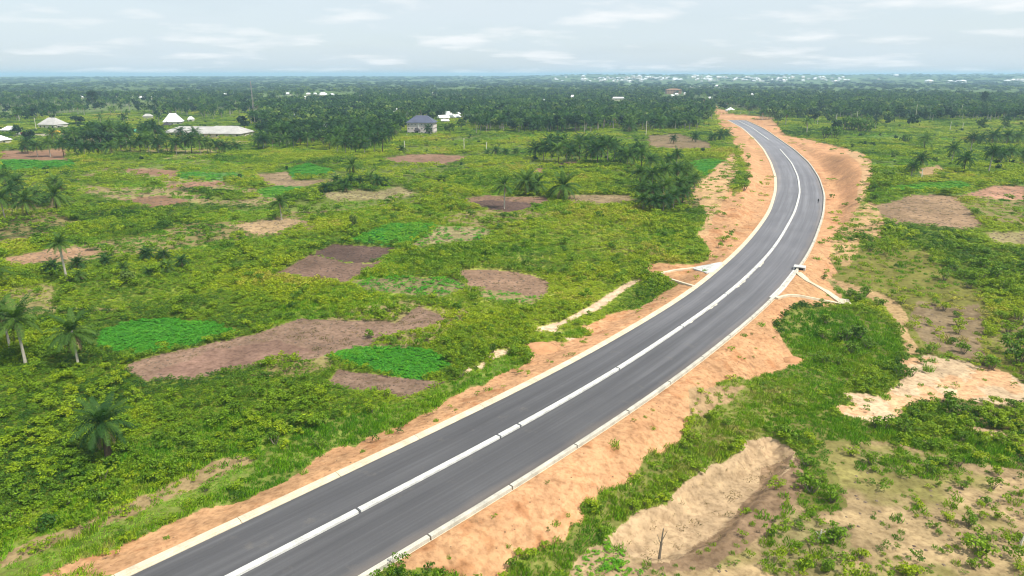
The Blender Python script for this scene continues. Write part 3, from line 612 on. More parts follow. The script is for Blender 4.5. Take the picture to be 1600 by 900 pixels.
mb = MB(); mb.box((0, 0, 0.22), (1.8, 1.9, 0.85), 0, rad(-28)); mb.build('opening', M_inlet_shade, ih)  # solid near-black block, painted shade inside the inlet
cl = empty('culvert_inlet', P3(1080, 432)); cl.location.z = 0; tag(cl, 'left culvert apron of cream walls framing a sand triangle with a white slab', 'culvert')
wp([(1032,432),(1060,441),(1090,450)], 0.75, 0.3, M_cream, 'wing_wall', cl)
wp([(1031,430),(1036,427),(1055,423),(1082,420)], 0.8, 0.3, M_cream, 'wing_wall', cl)
wp([(1082,420),(1100,416),(1128,411)], 0.5, 0.28, M_white, 'wing_wall', cl)
slab = [P3(*p) for p in ((1083,421),(1104,428),(1116,427),(1131,413),(1118,413),(1100,416))]
V = [(p.x - cl.location.x, p.y - cl.location.y, p.z + 0.30) for p in slab] + [(p.x - cl.location.x, p.y - cl.location.y, p.z - 0.4) for p in slab]; n = len(slab)
meshobj('slab', mkmesh('slab', V, [tuple(range(n))] + [(i, i + n, (i + 1) % n + n, (i + 1) % n) for i in range(n)], M_white), cl)
for px, py, r_, lab in ((842, 545, 4.0, 'rounded heap of orange soil on the left verge'), (1240, 563, 2.5, 'small slumped orange soil heap by the right grass slope')):
    b = P3(px, py); V = []; F = []; n = 20
    for k in range(6):
        for q in range(n):
            rr = r_ * (1 - k / 5.0) * (0.85 + 0.3 * hsh(np.array([q]), np.array([k]), 5)[0]); a_ = 2 * math.pi * q / n
            V.append((rr * math.cos(a_), rr * math.sin(a_) * .8, -0.3 + r_ * 0.34 * (1 - (1 - k / 5.0) ** 2)))
    F = [(k * n + q, k * n + (q + 1) % n, (k + 1) * n + (q + 1) % n, (k + 1) * n + q) for k in range(5) for q in range(n)]
    tag(meshobj('soil_heap', mkmesh('soil_heap', V, F, M_soilm, smooth=True), None, b), lab, 'soil heap')

# ------------------------------------------------------------------ plant meshes
SRC = bpy.data.collections.new('plant_sources')        # not linked to the scene: sources for the ground cover
def leaves_mesh(name, n, lobes, leaf, mat, seed, flat_=0.75, up=0.35, extra=None, aspect=1.7):
    r = np.random.RandomState(seed); C = np.array([l[:3] for l in lobes]); R = np.array([l[3] for l in lobes])
    w_ = R ** 2 / (R ** 2).sum(); li = r.choice(len(lobes), n, p=w_)
    d = r.normal(size=(n, 3)); d /= np.linalg.norm(d, axis=1)[:, None]; d[:, 2] = np.where(d[:, 2] < -0.35, -d[:, 2], d[:, 2])
    rr = R[li] * (0.62 + 0.42 * r.rand(n)); p = C[li] + d * rr[:, None] * np.array((1, 1, flat_))
    nrm = d * 0.8 + r.normal(size=(n, 3)) * 0.5 + np.array((0, 0, up)); nrm /= np.linalg.norm(nrm, axis=1)[:, None]
    t1 = np.cross(nrm, r.normal(size=(n, 3))); t1 /= np.linalg.norm(t1, axis=1)[:, None]; t2 = np.cross(nrm, t1)
    s = leaf * (0.6 + 0.8 * r.rand(n))[:, None]
    a = p + t1 * s * aspect / 2; b = p - t1 * s * aspect / 2; c = p + t2 * s / 2 - nrm * s * .15; e = p - t2 * s / 2 - nrm * s * .15
    V = np.stack([a, c, b, e], 1).reshape(-1, 3); Q = np.arange(4 * n).reshape(-1, 4)
    V[:, 2] = np.maximum(V[:, 2], -0.05)
    lv = np.repeat(np.clip(0.5 + 0.25 * r.normal(size=n), 0, 1), 4)
    if extra is not None:
        eV, eF = extra; o = len(V)
    me = npmesh(name, V, Q, mat, smooth=False)
    at = me.attributes.new('lv', 'FLOAT', 'POINT'); at.data.foreach_set('value', lv.astype(np.float32)); return me
def lobeset(seed, k, R, H_, r0, r1):
    r = random.Random(seed); L = []
    for i in range(k):
        a_ = r.uniform(0, 6.28); q = R * math.sqrt(r.random()); L.append((q * math.cos(a_), q * math.sin(a_), H_ * r.uniform(0.3, 0.8), r.uniform(r0, r1)))
    return L
def srcobj(name, me): o = bpy.data.objects.new(name, me); SRC.objects.link(o); return o
def subcoll(name, meshes):
    c_ = bpy.data.collections.new(name)
    for i, m_ in enumerate(meshes): c_.objects.link(bpy.data.objects.new('%s_%02d' % (name, i), m_))
    return c_
# unit clumps about 1 m across
C_bush = subcoll('bush_clump', [leaves_mesh('bush', 150, lobeset(i, 9, 0.62, 0.95, 0.10, 0.30), 0.098, M_bush, i, 0.8, 0.25) for i in range(7)])
C_crop = subcoll('crop_clump', [leaves_mesh('crop', 84, lobeset(20 + i, 6, 0.5, 0.6, 0.12, 0.28), 0.125, M_crop, 20 + i, 0.7, 0.6) for i in range(4)])
def grass_mesh(seed, n, mat, spread=0.5, h=0.55, wd=0.035):
    r = np.random.RandomState(seed); V = []; Q = []; lv = []
    for i in range(n):
        a = r.uniform(0, 6.28); q = spread * math.sqrt(r.rand()); b = np.array((q * math.cos(a), q * math.sin(a), -0.03))
        th = r.uniform(0, 6.28); ln = r.uniform(0.15, 0.5); hh = h * r.uniform(.5, 1.1); tip = b + np.array((ln * math.cos(th) * h, ln * math.sin(th) * h, hh))
        sd_ = np.array((-math.sin(th + 1), math.cos(th + 1), 0)) * wd; o = len(V)
        V += [b - sd_, b + sd_, tip + sd_ * .6, tip - sd_ * .6]; Q.append((o, o + 1, o + 2, o + 3)); lv += [r.rand()] * 4
    me = npmesh('grass', V, Q, mat, smooth=False); at = me.attributes.new('lv', 'FLOAT', 'POINT'); at.data.foreach_set('value', np.array(lv, np.float32)); return me
C_grass = subcoll('grass_tuft', [grass_mesh(i, 46, M_grass) for i in range(3)])
C_dry = subcoll('dry_tuft', [grass_mesh(10 + i, 26, M_dry, 0.55, 0.30, 0.04) for i in range(3)])

RACHIS = 24
def frond(L, e0, bend, pairs, wl, lw, droop, seed, segs=6):
    """one feather frond along +X from the origin: rachis and leaflets; returns vertices and quads"""
    r = np.random.RandomState(seed); V = []; Q = []
    def pt(t): a = e0 - bend * t * 0.5; return np.array((L * t * math.cos(a), 0.0, L * t * math.sin(a)))
    def tg(t): d = pt(t + .01) - pt(t - .01); return d / np.linalg.norm(d)
    for k in range(segs):
        t0, t1 = k / segs, (k + 1) / segs; w0, w1 = 0.075 * (1 - t0) + .02, 0.075 * (1 - t1) + .02; o = len(V)
        V += [pt(t0) + (0, w0, 0), pt(t0) - (0, w0, 0), pt(t1) - (0, w1, 0), pt(t1) + (0, w1, 0)]; Q.append((o, o + 1, o + 2, o + 3))
    for k in range(pairs):
        t = 0.10 + 0.9 * (k + .5) / pairs; p = pt(t); d = tg(t); up = np.array((-d[2], 0, d[0]))
        ln = wl * (math.sin(math.pi * min(1, 0.12 + 0.86 * t)) ** 0.7 + .12) * r.uniform(.8, 1.15)
        for s_ in (1, -1):
            v = d * 0.55 + np.array((0, s_, 0)) * 0.85 + up * r.uniform(-.1, .35); v /= np.linalg.norm(v)
            m_ = p + v * ln * .55; e = p + v * ln + np.array((0, 0, -droop * ln)); o = len(V)
            wv_ = d * lw / 2
            V += [p - wv_ * .6, p + wv_ * .6, m_ + wv_, m_ - wv_, e + wv_ * .2, e - wv_ * .2]; Q += [(o, o + 1, o + 2, o + 3), (o + 3, o + 2, o + 4, o + 5)]
    return np.array(V), np.array(Q)
def frond_mesh(name, mat, seed, **kw):
    V, Q = frond(seed=seed, **kw); me = npmesh(name, V, Q, mat, smooth=False)
    at = me.attributes.new('lv', 'FLOAT', 'POINT'); at.data.foreach_set('value', np.r_[np.ones(24), np.clip(0.36 + 0.15 * np.random.RandomState(seed).normal(size=len(V) - 24), 0, 1)].astype(np.float32)); return me
def crown_mesh(name, seed, n, L=4.5, pairs=9, wl=0.95, lw=0.34, dead=5, mats=None, segs=3):
    r = random.Random(seed); Vs = []; Qs = []; lv = []; mi = []; o = 0
    for k in range(n + dead):
        isd = k >= n; u = (k + .5) / n
        if isd: e0, bd = rad(r.uniform(-55, -20)), r.uniform(.5, 1.0)
        else: e0, bd = rad(82 - 88 * u ** 0.8 + r.uniform(-8, 8)), 0.75 + 1.0 * u * r.uniform(.7, 1.2)
        V, Q = frond(L * r.uniform(.82, 1.08) * (0.7 if isd else 1), e0, bd, pairs if not isd else max(4, pairs // 2), wl * (0.6 if isd else 1), lw, 0.45, seed * 100 + k, segs)
        a = 2.39996 * k + r.uniform(-.25, .25); ca, sa = math.cos(a), math.sin(a)
        Vs.append(np.c_[V[:, 0] * ca - V[:, 1] * sa, V[:, 0] * sa + V[:, 1] * ca, V[:, 2]]); Qs.append(Q + o); o += len(V)
        lv += [0.95] * (4 * segs) + [min(1, max(0, r.gauss(.42, .2)))] * (len(V) - 4 * segs); mi += [1 if isd else 0] * len(Q)
    me = npmesh(name, np.vstack(Vs), np.vstack(Qs), mats or [M_palm, M_dead], smooth=False)
    me.polygons.foreach_set('material_index', np.array(mi, np.int32))
    at = me.attributes.new('lv', 'FLOAT', 'POINT'); at.data.foreach_set('value', np.array(lv, np.float32)); return me
CROWNS = [crown_mesh('crown', 50 + i, 26, dead=(3, 6, 2, 8, 4)[i]) for i in range(5)]
FARP = [crown_mesh('crown_small', 70 + i, 15, pairs=4, wl=1.15, lw=0.8, dead=(1, 3, 0)[i], segs=1) for i in range(3)]
def trunk_mesh(name, mat, n=7, seed=0, bulge=1.5):
    mb = MB(); r = random.Random(seed); k = 6
    mb.tube([(0.02 * math.sin(i * 1.3 + seed) , 0.02 * math.cos(i * 1.7 + seed), -0.03 + 1.03 * i / (k - 1)) for i in range(k)], [bulge, 1.05, 0.95, 0.9, 0.92, 1.1], n)
    return mb.mesh(name, mat, True)
def frondset():
    up = [frond_mesh('frond_up', M_palm, 300 + i, L=4.5, e0=rad(78 - 10 * i), bend=0.9, pairs=19, wl=0.80, lw=0.20, droop=0.35) for i in range(2)]
    mid = [frond_mesh('frond_mid', M_palm, 310 + i, L=4.6, e0=rad(45 - 12 * i), bend=1.35, pairs=19, wl=0.82, lw=0.20, droop=0.5) for i in range(3)]
    low = [frond_mesh('frond_low', M_palm, 320 + i, L=4.4, e0=rad(8 - 14 * i), bend=1.25, pairs=19, wl=0.78, lw=0.20, droop=0.6) for i in range(2)]
    dd = [frond_mesh('frond_dead', M_dead, 330 + i, L=3.3, e0=rad(-38 - 16 * i), bend=0.7, pairs=12, wl=0.6, lw=0.14, droop=0.5) for i in range(2)]
    return up, mid, low, dd
FUP, FMID, FLOW, FDEAD = frondset()
TRUNK_P = trunk_mesh('trunk', M_trunk, 7, 1, 1.35); TRUNK_D = trunk_mesh('trunk', M_trunkd, 7, 2, 1.25)
def tree_mesh(name, seed, lobes, n, leaf, aspect=1.5): return leaves_mesh(name, n, lobes, leaf, M_tree, seed, 0.85, 0.3, None, aspect)
def tlobes(seed, k, R, z0, z1, r0, r1):
    r = random.Random(seed); L = []
    for i in range(k):
        a_ = r.uniform(0, 6.28); zz_ = r.uniform(z0, z1); q = R * math.sqrt(r.random()) * (1 - 0.45 * (zz_ - z0) / (z1 - z0)); L.append((q * math.cos(a_), q * math.sin(a_), zz_, r.uniform(r0, r1)))
    return L
TREES = [tree_mesh('crown', 400 + i, tlobes(400 + i, 13, 3.0, 3.8, 8.2, 1.0, 1.9), 620, 0.62) for i in range(4)]
FTREES = [tree_mesh('crown_small', 420 + i, tlobes(420 + i, 7, 3.0, 3.0, 8.0, 1.5, 2.5), 120, 1.35) for i in range(3)]
def limbs_mesh(seed):
    mb = MB(); r = random.Random(seed); mb.tube([(0, 0, -0.3), (0.1, 0, 2.2), (0.0, 0.15, 4.6), (0.1, .2, 7.0)], [0.34, 0.25, 0.18, 0.06], 6)
    for k in range(5):
        a_ = k * 1.3 + r.random(); z_ = r.uniform(2.4, 4.4); mb.tube([(0.05, 0.05, z_), (1.1 * math.cos(a_), 1.1 * math.sin(a_), z_ + 1.2), (2.3 * math.cos(a_), 2.3 * math.sin(a_), z_ + 2.6)], [0.14, 0.09, 0.03], 4)
    return mb.mesh('trunk', M_bark)
LIMBS = [limbs_mesh(i) for i in range(2)]
SHRUBS = [leaves_mesh('foliage', 330, lobeset(500 + i, 13, 0.50, 1.1, 0.10, 0.34), 0.095, M_bush, 500 + i, 0.9, 0.4) for i in range(6)]
def stems_mesh(seed):
    mb = MB(); r = random.Random(seed)
    for k in range(6):
        a_ = k * 1.05; mb.tube([(0.05 * math.cos(a_), 0.05 * math.sin(a_), -0.08), (0.25 * math.cos(a_), 0.25 * math.sin(a_), 0.35), (0.42 * math.cos(a_), 0.42 * math.sin(a_), 0.75)], [0.035, 0.025, 0.012], 4)
    return mb.mesh('stems', M_bark)
STEMS = stems_mesh(1)

def scatter(name, coll, pts, sc, rz, tint, label, tilt=None, zs=None):
    """one stuff object: plant clumps set out on points by geometry nodes"""
    n = len(pts)
    if n == 0: return None
    me = bpy.data.meshes.new(name); me.vertices.add(n); me.vertices.foreach_set('co', np.asarray(pts, np.float32).ravel())
    def att(k, typ, v, f): at = me.attributes.new(k, typ, 'POINT'); at.data.foreach_set(f, np.asarray(v).ravel())
    s3 = np.c_[sc, sc, sc if zs is None else zs].astype(np.float32)
    ro = np.zeros((n, 3), np.float32); ro[:, 2] = rz
    if tilt is not None: ro[:, 0] = tilt
    att('p_scale', 'FLOAT_VECTOR', s3, 'vector'); att('p_rot', 'FLOAT_VECTOR', ro, 'vector'); att('tint', 'FLOAT', np.asarray(tint, np.float32), 'value')
    att('p_idx', 'INT', RS.randint(0, 1000, n).astype(np.int32), 'value')
    o = meshobj(name, me); tag(o, label, None, None, 'stuff')
    ng = bpy.data.node_groups.new(name, 'GeometryNodeTree')
    ng.interface.new_socket('Geometry', in_out='INPUT', socket_type='NodeSocketGeometry'); ng.interface.new_socket('Geometry', in_out='OUTPUT', socket_type='NodeSocketGeometry')
    N = ng.nodes; gi = N.new('NodeGroupInput'); go = N.new('NodeGroupOutput'); ip = N.new('GeometryNodeInstanceOnPoints'); ci = N.new('GeometryNodeCollectionInfo')
    ci.inputs['Collection'].default_value = coll; ci.inputs['Separate Children'].default_value = True; ci.inputs['Reset Children'].default_value = True
    ip.inputs['Pick Instance'].default_value = True
    def na(k, typ): a = N.new('GeometryNodeInputNamedAttribute'); a.data_type = typ; a.inputs['Name'].default_value = k; return [q for q in a.outputs if q.enabled and q.name == 'Attribute'][0]
    e2r = N.new('FunctionNodeEulerToRotation')
    L = ng.links; L.new(gi.outputs[0], ip.inputs['Points']); L.new(ci.outputs[0], ip.inputs['Instance']); L.new(na('p_idx', 'INT'), ip.inputs['Instance Index'])
    L.new(na('p_rot', 'FLOAT_VECTOR'), e2r.inputs[0]); L.new(e2r.outputs[0], ip.inputs['Rotation']); L.new(na('p_scale', 'FLOAT_VECTOR'), ip.inputs['Scale']); L.new(ip.outputs[0], go.inputs[0])
    md = o.modifiers.new('scatter', 'NODES'); md.node_group = ng; return o

# ------------------------------------------------------------------ ground cover
def polar_points(d0, d1, spacing, az=rad(42)):
    out = []; d = d0
    while d < d1:
        s = spacing(d); n = int(2 * az * d / s); a_ = np.linspace(-az, az, n) + (RS.rand(n) - .5) * s / d * 1.0
        dd = d + (RS.rand(n) - .5) * s * 1.0; out.append(np.c_[dd * np.sin(a_), dd * np.cos(a_)]); d += s * .9
    return np.vstack(out)
q = polar_points(40, 1000, lambda d: max(0.62, 0.0058 * d))
qd = np.hypot(q[:, 0], q[:, 1]); qz = zone_of(q[:, 0], q[:, 1], 0.9); qs = np.maximum(0.62, 0.0058 * qd)
sdm, stm = nearest(q, MDx); rdist = np.where(sdm > 0, sdm - np.interp(stm, SI, WR), -sdm - np.interp(stm, SI, WL)); rdist = np.where(qd > 800, 99, rdist)
h = height(q[:, 0], q[:, 1]); u = RS.rand(len(q))
cover = np.array([z_[4] or '' for z_ in Z] + ['wild']); dens = np.array([z_[5] for z_ in Z] + [1.0])
cv_ = cover[qz]; dn = dens[qz]; ok = (u < dn) & (rdist > 1.8)
mixn = fbm(q[:, 0] / 14, q[:, 1] / 14, 101, 3); thin = fbm(q[:, 0] / 38, q[:, 1] / 38, 104, 3)
big = fbm(q[:, 0] / 30, q[:, 1] / 45, 111, 4); tone = np.clip(0.50 + 1.1 * (big - .5) + 0.8 * (mixn - .5) + 0.12 * RS.normal(size=len(q)), 0, 1)
mw = warp(q[:, 0], q[:, 1], .6); p1, p2, p3 = mosaic(mw[0], mw[1]); fal = (p2 > np.where(qd > 230, .72, .86)) & (qd < 620)
tone = np.clip(tone + .34 * (p1 - .5), 0, 1); hmul = np.where(qd > 95, 0.55 + .75 * p3, .75 + .45 * p3) * (.55 + .9 * fbm(q[:, 0] / 3.5, q[:, 1] / 3.5, 115, 2))
tone = np.clip(np.where(qd < 140, tone * .86 - .03, tone), 0, 1)
falw = (cv_ == 'wild') & fal; ok &= ~(falw & (RS.rand(len(q)) < .62))
thinned = (cv_ == 'wild') & ((thin > 0.60) | falw | (p3 < .18)) & (thin > 0.60) & (RS.rand(len(q)) < .68)
isw = ok & ((cv_ == 'wild') | ((cv_ == 'mixed') & (RS.rand(len(q)) < .45))) & ~thinned
isc = ok & (cv_ == 'crop'); isg = ok & ((cv_ == 'grass') | thinned | ((cv_ == 'mixed') & ~isw)); isd_ = ok & (cv_ == 'dry')
def ahead(x, y, dist):
    d_ = np.hypot(x, y); return zone_of(x * (1 + dist / d_), y * (1 + dist / d_), .9)
znames = np.array([str(z_[0]) for z_ in Z] + ['wild'])
a1, a2 = ahead(q[:, 0], q[:, 1], 3.0), ahead(q[:, 0], q[:, 1], 6.5)
keep = np.isin(znames[a1], ('stream_bed', 'sand_patch', 'dirt_path')) | np.isin(znames[a2], ('stream_bed', 'sand_patch'))
hmul = np.where(keep, .25, hmul); hmul = np.where(~keep & (znames[a1] == 'bare_field') & (znames[qz] != 'bare_field'), np.minimum(hmul, .5), hmul)
hmul = np.where(qd > 130, hmul * .85, hmul)
def put(name, coll, m, k, zmul, label, tn, zcap=9):
    p = np.c_[q[m], h[m]]; n = m.sum(); lump = (0.55 + 1.0 * RS.rand(n) ** 2.2) * (0.75 + 0.6 * mixn[m]); s = qs[m] * k * lump
    scatter(name, coll, p, s, RS.rand(n) * 6.28, tn, label, None, np.minimum(s * zmul, zcap) * hmul[m])
put('bush_cover', C_bush, isw, np.where(qd[isw] > 130, 1.3, 1.4), 1.0, 'dense low green bush covering the open land', tone[isw], 2.6)
put('crop_plants', C_crop, isc, 1.45, 0.6, 'leafy bright green crops growing in the plots', np.clip(.10 + .40 * hsh(qz[isc], qz[isc], 9) + 0.4 * mixn[isc] + .3 * RS.rand(isc.sum()), 0, 1), 1.2)
gq = isg; put('grass_cover', C_grass, gq, 1.6, 0.75, 'short green grass on the slopes and verges', np.clip(mixn[gq] * 0.9 + 0.9 * (big[gq] - .5) - .12 + .45 * RS.rand(gq.sum()) ** 1.5, 0, 1), 1.2)
put('dry_stubble', C_dry, isd_, 1.3, 0.5, 'dry weeds and stubble on the bare fields', RS.rand(isd_.sum()), 0.8)
C_shrub = subcoll('shrub_clump', [leaves_mesh('shrub', 260, lobeset(540 + i, 12, 0.50, 1.15, 0.09, 0.30), 0.095, M_bush, 540 + i, 1.0, 0.25) for i in range(6)])
qb = polar_points(42, 330, lambda d: max(1.5, 0.0145 * d)); qbz = zone_of(qb[:, 0], qb[:, 1], .9); bw = mosaic(*warp(qb[:, 0], qb[:, 1], .6))
sb_, st_ = nearest(qb, MDx); rb = np.where(sb_ > 0, sb_ - np.interp(st_, SI, WR), -sb_ - np.interp(st_, SI, WL)); cb = cover[qbz]; bn = fbm(qb[:, 0] / 16, qb[:, 1] / 16, 411, 3)
db = np.hypot(qb[:, 0], qb[:, 1])
pb = np.where(cb == 'wild', np.where(db < 135, .55, .22) * (.5 + 1.0 * (bn > .47)) * (.45 + .8 * bw[2]), np.where(cb == 'grass', .02 + .10 * (bn > .56), 0)); ab = [znames[ahead(qb[:, 0], qb[:, 1], k_)] for k_ in (2.5, 6, 9)]; opened = np.any([np.isin(a_, ('stream_bed', 'sand_patch', 'dirt_path', 'bare_field')) for a_ in ab], axis=0); pb = np.where(opened, pb * .12, pb)
mb_ = (RS.rand(len(qb)) < pb) & (rb > 7); qb = qb[mb_]; db = db[mb_]
sz_ = np.maximum(1.5, .0125 * db) * RS.uniform(.65, 1.35, len(qb))
scatter('bush_clumps', C_shrub, np.c_[qb, height(qb[:, 0], qb[:, 1])], sz_, RS.rand(len(qb)) * 6.28, np.clip(np.where(qb[:, 0] > 40, .42, .32) + .5 * (bn[mb_] - .5) + .10 * RS.normal(size=len(qb)), 0, 1), 'taller leafy bushes massed in the open land', None, np.clip(sz_ * RS.uniform(.65, 1.0, len(qb)), .9, 2.4))
# clods and hoe mounds of the bare plots, stones and loose lumps of the verges
def clod_mesh(i):
    r = np.random.RandomState(600 + i); V = [(0, 0, .42)]; F = []
    for k, (rr, zz_) in enumerate(((.28, .30), (.5, -.05))):
        for a_ in range(7): t_ = 6.283 * a_ / 7 + k * .4; w_ = rr * r.uniform(.75, 1.2); V.append((w_ * math.cos(t_), w_ * math.sin(t_), zz_ * r.uniform(.8, 1.15)))
    F += [(0, 1 + a_, 1 + (a_ + 1) % 7) for a_ in range(7)] + [(1 + a_, 8 + a_, 8 + (a_ + 1) % 7, 1 + (a_ + 1) % 7) for a_ in range(7)]
    return mkmesh('clod', V, F, M_clod)
M_clod = leafmat('clods', [(0.0, (0.165, 0.112, 0.090)), (0.35, (0.29, 0.19, 0.135)), (0.65, (0.42, 0.29, 0.185)), (1.0, (0.46, 0.25, 0.13))], transl=False, rough=0.95, spec=0.1)
C_clod = subcoll('clod', [clod_mesh(i) for i in range(4)])
qc = polar_points(45, 330, lambda d: max(.62, .0072 * d)); qcz = zone_of(qc[:, 0], qc[:, 1], .9); dc = np.hypot(qc[:, 0], qc[:, 1]); nm = znames[qcz]
sc2, st2 = nearest(qc, MDx); rc = np.where(sc2 > 0, sc2 - np.interp(st2, SI, WR), -sc2 - np.interp(st2, SI, WL)); cn = fbm(qc[:, 0] / 5, qc[:, 1] / 5, 501, 3)
wideb = np.array([bool(z_[1]) and ('wide bare' in z_[1] or 'slope' in z_[1]) for z_ in Z] + [False])[qcz]
pc = np.where(nm == 'bare_field', np.where(wideb, .05, .5), np.where(nm == 'road_verge', .02 + .16 * (cn > .56), np.where(np.isin(nm, ('sand_pit', 'sand_wash')), .035, 0))); mc_ = (RS.rand(len(qc)) < pc) & (rc > 1.7)
zl = np.array([sum(z_[3][:2]) for z_ in Z] + [.3]); tcl = np.where(nm == 'road_verge', .95, np.clip((zl[qcz] - .20) * 1.9, 0, .7))[mc_]
ssz = np.maximum(.42, .0040 * dc[mc_]) * RS.uniform(.45, 1.25, mc_.sum()) * np.where(nm[mc_] == 'bare_field', 1.0, .55)
scatter('soil_clods', C_clod, np.c_[qc[mc_], height(qc[mc_, 0], qc[mc_, 1])], ssz, RS.rand(mc_.sum()) * 6.28, np.clip(tcl + .06 * RS.normal(size=mc_.sum()), 0, 1), 'earth clods and stones lying on the bare plots and verges', None, np.minimum(ssz * .55, .3))
# extra weed clumps in the grass belts so that they do not read as lawn
q2 = isg & (cv_ == 'grass') & (RS.rand(len(q)) < 0.20) & (mixn > 0.45) & (big < .50)
put('weed_clumps', C_bush, q2, 1.2, 0.7, 'broad leaved weeds growing among the grass', np.clip(0.15 + 0.4 * RS.rand(q2.sum()), 0, 1), 1.2)

# ------------------------------------------------------------------ palms and trees as things
ORD = ['first', 'second', 'third', 'fourth', 'fifth', 'sixth', 'seventh', 'eighth', 'ninth', 'tenth', 'eleventh', 'twelfth', 'thirteenth', 'fourteenth', 'fifteenth', 'sixteenth', 'seventeenth', 'eighteenth', 'nineteenth', 'twentieth']
def ordinal(i, n, what):
    if n > 44: return what
    if n == 1: return what
    if i == 0: return 'leftmost ' + what
    if i == n - 1: return 'rightmost ' + what
    if i < 20: return '%s from left, %s' % (ORD[i], what)
    return '%s from right, %s' % (ORD[n - 1 - i], what) if n - 1 - i < 20 else what
NPALM = [0]
def palm(b, hgt, rm, label, group=None, fronds=False, pale=True, tint=None, dead=None, seed=None, trunk_r=None):
    i = NPALM[0]; NPALM[0] += 1; rr = random.Random(i * 7 + 3 if seed is None else seed)
    t_ = empty('palm_tree', b, rr.uniform(0, 6.28)); tag(t_, label, 'palm', group); k = rm / 4.5
    tint = rr.uniform(.2, .9) if tint is None else tint
    tr = trunk_r or max(0.2, min(0.30, 0.022 * hgt + .05))
    lean = rr.uniform(-.03, .03) * hgt
    if hgt > 0.5:
        o = meshobj('trunk', TRUNK_P if pale else TRUNK_D, t_, (0, 0, -0.15), (rr.uniform(-.03, .03), math.atan2(lean, hgt), 0), (tr, tr, hgt + .15))
    cx = lean
    if not fronds:
        o = meshobj('crown', CROWNS[rr.randrange(5)], t_, (cx, 0, max(hgt, 0.2)), (0, 0, rr.uniform(0, 6.28)), (k, k, k * rr.uniform(.85, 1.05))); o['tint'] = tint
    else:
        n = 25
        for q_ in range(n):
            u_ = q_ / n; ms = FUP if u_ < .3 else (FMID if u_ < .7 else FLOW)
            o = meshobj('frond', ms[rr.randrange(len(ms))], t_, (cx, 0, hgt), (rr.uniform(-.12, .12), rr.uniform(-.12, .12), 2.39996 * q_ + rr.uniform(-.2, .2)), (k * rr.uniform(.88, 1.06),) * 3); o['tint'] = min(1, max(0, tint + rr.uniform(-.2, .2)))
        for q_ in range(6 if dead is None else dead):
            o = meshobj('dead_frond', FDEAD[rr.randrange(2)], t_, (cx, 0, hgt - .1), (0, 0, rr.uniform(0, 6.28)), (k * rr.uniform(.8, 1.1),) * 3); o['tint'] = rr.random()
    return t_
def palm_px(bx, by, cx, cy, rpx, label, **kw):
    if 820 < bx < 1100 and by > 236: rpx *= 1.10 if bx < 998 else .92
    b = P3(bx, by); hgt = max(0.2, ztop(b, cy)); return palm(b, hgt, rpx * mpp(b) * 1.12, label, **kw)
near = [(41,572,32,500,40,'big oil palm with pale trunk and drooping fronds near the left edge',5,True),
        (123,573,115,520,36,'oil palm with pale trunk and yellowing lower fronds, right of the big left palm',8,True),
        (18,552,5,490,30,'oil palm cut by the left edge of the picture behind the big palm',4,True),
        (171,716,163,662,46,'dark oil palm with thick brown trunk standing in the near bush',5,False),
        (106,443,94,381,19,'tall thin palm with small crown in front of the reddish tan field',1,True),
        (-4,452,2,424,24,'palm crown showing at the left edge below the reddish tan field',2,True),
        (9,346,3,311,22,'pale trunked palm at the left edge of the left palm clump',3,True),
        (45,344,42,314,24,'palm with brown skirt in front of the left palm clump',6,False),
        (89,330,90,306,24,'bushy palm at the right end of the left palm clump',5,False),
        (440,344,433,317,16,'lone small palm with white trunk standing on the tan patch',1,True),
        (552,278,552,258,15,'squat palm with dead skirt behind the low palm clump',8,False),
        (788,326,787,290,17,'lone thin palm with pale trunk in front of the dark ploughed plot',3,True),
        (822,304,824,284,21,'bushy palm right of the lone thin palm',4,False),
        (838,303,836,288,18,'low bushy palm touching the palm beside the dark plot',4,False),
        (880,312,880,291,25,'round short palm standing alone right of the dark plot',4,False)]
for bx, by, cx, cy, r_, lab, dd, pl in near: palm_px(bx, by, cx, cy, r_, lab, fronds=True, dead=dd, pale=pl, trunk_r=0.42 if bx == 171 else None, tint=.55 if bx == 171 else .8)
